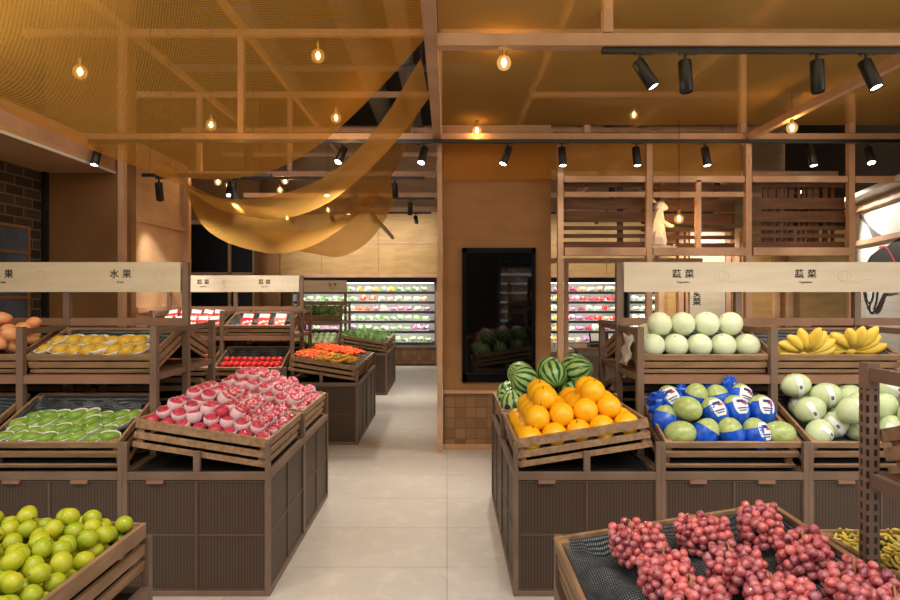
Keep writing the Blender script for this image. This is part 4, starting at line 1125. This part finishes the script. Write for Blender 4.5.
for j in range(2):
    for i in range(5): put('packet', Mx, -.27+i*.135, .12+j*.15, .11+j*.02, rotm(R(40),rnd(-.2,.2),rnd(-.2,.2)), 'red packet in the crowded crate by the plywood wall', 'packet', 'crowded red packets', 1.05)
sign(-3.33, -1.785, Y2+.8, 'second pale wood vegetable sign, above the three red packets', ((-2.94,'蔬菜','Vegetables'),(-2.2,'蔬菜','Vegetables')))

# --- L3: greens
Y3 = 9.6
xs = island(('crate of scallions','crate of pale greens',('the spread of greens',)), Y3, 1, 1)
rack('third brown post rack, carrying leafy greens', xs, Y3+.36, Y3+1.24, Y3+.8, None)
xr = (xs[0]+xs[1])/2
c, Mx = end_crate('slatted crate of scallions in the farthest island', LX1, Y3+.4, 1, fl=.11)
for i in range(5):
    for j in range(5): put('scallion', Mx, -.27+i*.135+rnd(-.02,.02), .08+j*.13, .12, rotm(R(rnd(-75,-20)), R(rnd(-40,40)), rnd(-.5,.5)), 'bunch of green scallions in the farthest island', 'scallions', 'scallion bunches', rnd(.8,1.1))
c, Mx = end_crate('slatted crate of pale greens in the farthest island', LX1, Y3+1.2, 1, fl=.11)
for i in range(5):
    for j in range(5): put('greens' if (i+j) % 2 else 'paleleaf', Mx, -.27+i*.135, .08+j*.13, .13, rotm(R(rnd(-60,-10)), R(rnd(-40,40)), rnd(-3,3)), 'leafy green vegetable at the back of the farthest island' if (i+j) % 2 else 'pale cabbage at the back of the farthest island', 'vegetable', 'back greens' if (i+j) % 2 else 'back cabbages')
c, Mx = lower_crate('slatted crate of white cabbages in the farthest island', xr, Y3)
for i in range(7):
    for j in range(3): put('paleleaf', Mx, -.29+i*.096, .08+j*.12, .15, rotm(R(80),0,rnd(-.5,.5)), 'pale cabbage in the lower crate of the farthest island', 'cabbage', 'lower crate cabbages')
c, Mx = upper_crate('slatted crate of herbs in the farthest island', xr, Y3)
for i in range(8):
    for j in range(3): put('greens', Mx, -.30+i*.085, .08+j*.11, .075, rotm(rnd(-.4,.1),rnd(-.3,.3),rnd(-3,3)), 'tuft of leafy herbs on the farthest upper shelf', 'herbs', 'herb tufts')
sign(-2.58, -1.74, Y3+.8, 'smallest pale wood sign over the farthest island', ((-1.98,'豆薯','Vegetables'),))

# ------------------------------------------------------------------ chiller along the back wall
def chiller(x0, x1, label, seed, pal, levels, plab):
    rg = random.Random(seed); yf = YB; dp = .62; cx = (x0+x1)/2; L = (x1-x0)/2
    t = thing('display_chiller', label, 'chiller', (cx, yf, 0))
    MB().span((-L,.02,.02),(L,dp,.42)).build('plinth', M['tiles'], t)
    MB().span((-L,dp,.42),(L,dp+.05,1.97)).span((-L,0,1.86),(L,dp,1.97)).build('casing', M['greypaint'], t)
    MB().span((-L,-.02,.40),(L,.03,.45)).build('bumper', M['steel'], t)
    MB().span((-L,dp-.02,.45),(L,dp-.001,1.86)).build('back_panel', M['white'], t)
    mb = MB()
    for s in (-1, 1): mb.span((s*L,.05,.42),(s*(L-.03),dp,1.86))
    mb.build('end_panel', M['steel'], t)
    for lv, z in enumerate(levels):
        mb = MB().span((-L+.03,.08,z-.025),(L-.03,dp-.02,z)).span((-L+.03,.06,z-.045),(L-.03,.08,z+.012)); sh = mb.build('shelf', M['greypaint'], t)
        if lv:
            MB().span((-L+.05,.10,z-.034),(L-.05,.12,z-.026)).build('light_strip', M['led'], sh)
    MB().span((-L+.05,.06,1.845),(L-.05,.09,1.858)).build('light_strip', M['led'], t)
    zs = list(levels[1:])+[1.86]
    for z in zs:
        ld = bpy.data.lights.new('chiller_light', 'AREA'); ld.shape = 'RECTANGLE'; ld.size = (x1-x0)*.95; ld.size_y = .03; ld.energy = FRIDGE_W*(x1-x0)/4; ld.color = (1,.97,.90)
        lo = bpy.data.objects.new('chiller_light', ld); COL.objects.link(lo); lo.parent = t; lo.location = (0,.09,z-.05); lo.rotation_euler = (R(35),0,0)
    for lv, z in enumerate(levels):
        x = x0+.1
        while x < x1-.2:
            wd = rg.uniform(.13,.2); top = (levels[lv+1] if lv+1 < len(levels) else 1.84)-z-.06
            k = pal(lv, (x-x0)/(x1-x0), rg); ht = min(top, rg.uniform(.10,.15))
            packs(k, x+wd/2, yf+.21, z, wd, ht, rg, plab % ('lowest','second','third','fourth','fifth','top')[min(lv,5)])
            x += wd+rg.uniform(.01,.035)
    return t
FILM = plain('clear_film', lin(238,240,238), .2)
PC = {}
def packs(k, x, y, z, wd, ht, rg, lab):
    key = (k, round(wd, 1), int(ht*30))
    if key not in PC:
        mb = MB(); r2 = random.Random(len(PC)); w2, h2 = .16, .12
        mb.span((-w2/2,-.09,0),(w2/2,.09,.022), None, 1)
        for q in range(10): mb.ell(w2*.22,.05,h2*.34,8,6,T(r2.uniform(-.34,.34)*w2, r2.uniform(-.05,.03), r2.uniform(.35,.7)*h2), None, 0 if q != 4 else 1)
        PC[key] = mb.mesh('produce_pack', [M[k], FILM], False)
    o = bpy.data.objects.new('produce_pack', PC[key]); COL.objects.link(o)
    o.matrix_world = T(x, y+rg.uniform(-.02,.02), z+.001) @ rotm(0,0,rg.uniform(-.08,.08)) @ Matrix.Diagonal((wd/.16,1,ht/.12,1))
    tag(o, lab, 'package', lab.replace('packaged', 'packs:'))
LV = [.50,.76,.99,1.21,1.43,1.65]
def pal_left(lv, t, rg):
    return [rg.choice(['leaf','leaf','palegreen']), rg.choice(['leaf','palegreen','palegreen','purple']), rg.choice(['leaf','leaf','palegreen']),
            ('carrot' if t < .55 else 'purple') if rg.random() < .8 else 'honeydew', 'leaf' if t < .45 else rg.choice(['peach','honeydew','carrot']),
            rg.choice(['palegreen','honeydew','yellowpepper','leaf'])][lv]
def pal_right(lv, t, rg):
    return rg.choice(['purple','apple','honeydew','peach','tomato']) if t > .25 else rg.choice(['yellowpepper','honeydew','leaf'])
chiller(-3.5, -.25, 'long lit produce chiller at the end of the aisle', 3, pal_left, LV, 'packaged produce on the %s shelf of the aisle chiller')
chiller(1.9, 4.0, 'lit produce chiller seen between the column and the honeydews', 4, pal_right, LV, 'packaged fruit on the %s shelf of the chiller past the column')
chiller(4.1, 5.6, 'lit chiller of white packs behind the honeydew rack', 6, lambda lv, t, rg: 'honeydew', LV, 'white pack on the %s shelf of the chiller behind honeydews')
struct('wall_chiller_gap', MB().span((-.25,YB+.03,0),(1.9,YB+.7,2.0)), M['ply'])

# ------------------------------------------------------------------ service counter and freezer past the column
t = thing('service_counter', 'brown grey service counter past the column with a scale on it', 'counter', (2.6,8.4,0))
MB().span((-.85,-.35,.0),(.4,.35,.86)).build('body', M['steel'], t)
MB().span((-.88,-.38,.86),(.43,.38,.90)).build('worktop', M['crate'], t)
for x in (-.6,0): MB().span((x-.2,-.37,.1),(x+.36,-.35,.8)).build('door', M['frame'], t)
t = thing('weighing_scale', 'small scale with a pale tilted screen on the service counter', 'scale', (2.08,8.2,.90))
MB().span((-.14,-.12,0),(.14,.12,.05)).build('base', M['black'], t)
o = MB().span((-.13,-.008,-.07),(.13,.008,.07)).build('housing', M['black'], t); o.location = (-.02,-.06,.13); o.rotation_euler = (R(-25),0,0)
MB().span((-.11,-.011,-.05),(.07,-.008,.06)).build('screen', M['white'], o)
MB().tube([(0,.02,.04),(-.01,-.04,.1)],.012,8).build('neck', M['black'], t)
t = thing('chest_freezer', 'low white chest of goods beside the service counter', 'freezer', (1.52,8.6,0))
MB().span((-.2,-.5,.0),(.2,.5,.84)).build('body', M['steel'], t)
MB().span((-.21,-.51,.84),(.21,.51,.88)).build('rim', M['white'], t)
for k in range(6): tag(MB().box((1.4+.12*(k % 2),8.25+.16*(k//2),.92),(.10,.13,.075)).build('goods_pack', M['plasticwhite'], None, bevel=.01), 'white pack lying on the low chest', 'package', 'packs on the low chest')
t = thing('notice_board', 'pale vertical board with black characters behind the honeydews', 'sign', (3.85,8.88,0))
bd = MB().span((-.26,-.02,.9),(.26,.02,2.55)).build('board', M['signboard'], t)
textmesh('买\n菜', .12, (-.16,-.022,1.56), bd, bold=.002)

# ------------------------------------------------------------------ white faceted rabbit on the screen rail
rb = MB()
def ring(c, rx, ry, n=6, rot=0, tilt=0):
    return [Vector((c[0]+rx*math.cos(2*math.pi*k/n+rot)*math.cos(tilt), c[1]+ry*math.sin(2*math.pi*k/n+rot), c[2]+rx*math.cos(2*math.pi*k/n+rot)*math.sin(tilt))) for k in range(n)]
def loft(mb, rings):
    n = len(rings[0]); vs = [p for r_ in rings for p in r_]; fs = [(i*n+k, i*n+(k+1)%n, (i+1)*n+(k+1)%n, (i+1)*n+k) for i in range(len(rings)-1) for k in range(n)]
    fs += [tuple(range(n-1,-1,-1)), tuple((len(rings)-1)*n+k for k in range(n))]; mb.add(vs, fs)
loft(rb, [ring((-.01,0,.0),.10,.07), ring((-.02,0,.06),.125,.095), ring((-.015,0,.15),.105,.09), ring((.0,0,.25),.085,.07), ring((.015,0,.33),.055,.05), ring((.025,0,.37),.04,.04)])
loft(rb, [ring((-.02,0,.385),.018,.028,6,0,1.57), ring((.0,0,.40),.05,.042,6,0,1.2), ring((.045,0,.405),.055,.045,6,0,1.2), ring((.09,0,.385),.032,.028,6,0,1.2), ring((.112,0,.375),.012,.012,6,0,1.2)])
for s in (-1,1):
    loft(rb, [ring((-.01,s*.022,.43),.012,.012,5), ring((-.05,s*.03,.455),.022,.014,5), ring((-.10,s*.036,.475),.020,.010,5), ring((-.145,s*.038,.48),.005,.004,5)])
    loft(rb, [ring((.0,s*.065,.02),.08,.03,6), ring((-.01,s*.075,.09),.07,.03,6), ring((-.02,s*.07,.15),.03,.02,6)])
    loft(rb, [ring((.02,s*.055,.0),.06,.022,5), ring((.10,s*.055,.012),.05,.02,5), ring((.15,s*.055,.012),.02,.015,5), ring((.16,s*.055,.02),.006,.01,5)])
    loft(rb, [ring((.05,s*.05,.25),.028,.022,5), ring((.10,s*.045,.21),.022,.018,5,0,.8), ring((.145,s*.03,.20),.016,.014,5,0,1.2), ring((.165,s*.025,.205),.006,.006,5,0,1.4)])
loft(rb, [ring((-.10,0,.05),.02,.02,5,0,.8), ring((-.135,0,.07),.028,.026,5,0,.8), ring((-.155,0,.085),.01,.01,5,0,.8)])
rb.box((.02,0,-.008),(.30,.16,.018))
o = rb.build('rabbit_figure', M['white'], None, False); o.location = (2.175,6.235,2.118); o.scale = (1.06,1.06,1.06)
tag(o, 'white faceted rabbit figure sitting on the screen rail', 'figure')
pendant(679,219,6.05,'globe bulb glowing in front of the white rabbit',.09,.5)

# ------------------------------------------------------------------ lit bottle shelf at the viewer's back, mirrored in the black screen
t = thing('bottle_shelf', 'lit shelf of bottles at the viewer\'s back, mirrored in the black screen', 'shelf', (1.9,-3.8,0))
MB().span((-.5,-.15,0),(.5,-.12,2.5)).span((-.5,-.15,2.46),(.5,.15,2.5)).span((-.5,-.15,0),(-.47,.15,2.5)).span((.47,-.15,0),(.5,.15,2.5)).build('casing', M['greypaint'], t)
for z in (.9,1.15,1.4,1.65,1.9,2.15):
    sh = MB().span((-.47,-.12,z-.02),(.47,.14,z)).build('shelf', M['frame'], t)
    MB().span((-.45,.11,z-.028),(.45,.13,z-.021)).build('light_strip', M['led'], sh)
jm = MB().lathe([(0,0),(.032,0),(.034,.01),(.034,.10),(.018,.125),(.016,.15),(0,.15)],12).mesh('bottle', [fruit('bottle_glass', lin(190,60,50), lin(226,190,150), None, .2)], True)
cm = MB().lathe([(0,.165),(.018,.165),(.018,.145),(0,.145)],10).mesh('cap', [M['plasticwhite']], True)
kind('bottle', 'bottle', jm, [('cap', cm)])
for z in (.9,1.15,1.4,1.65,1.9,2.15):
    for i in range(9): spawn('bottle', T(1.9-.40+i*.1, -3.74, z+.001), 'small bottle on the lit shelf mirrored in the screen', 'bottle', 'bottles mirrored in the screen')
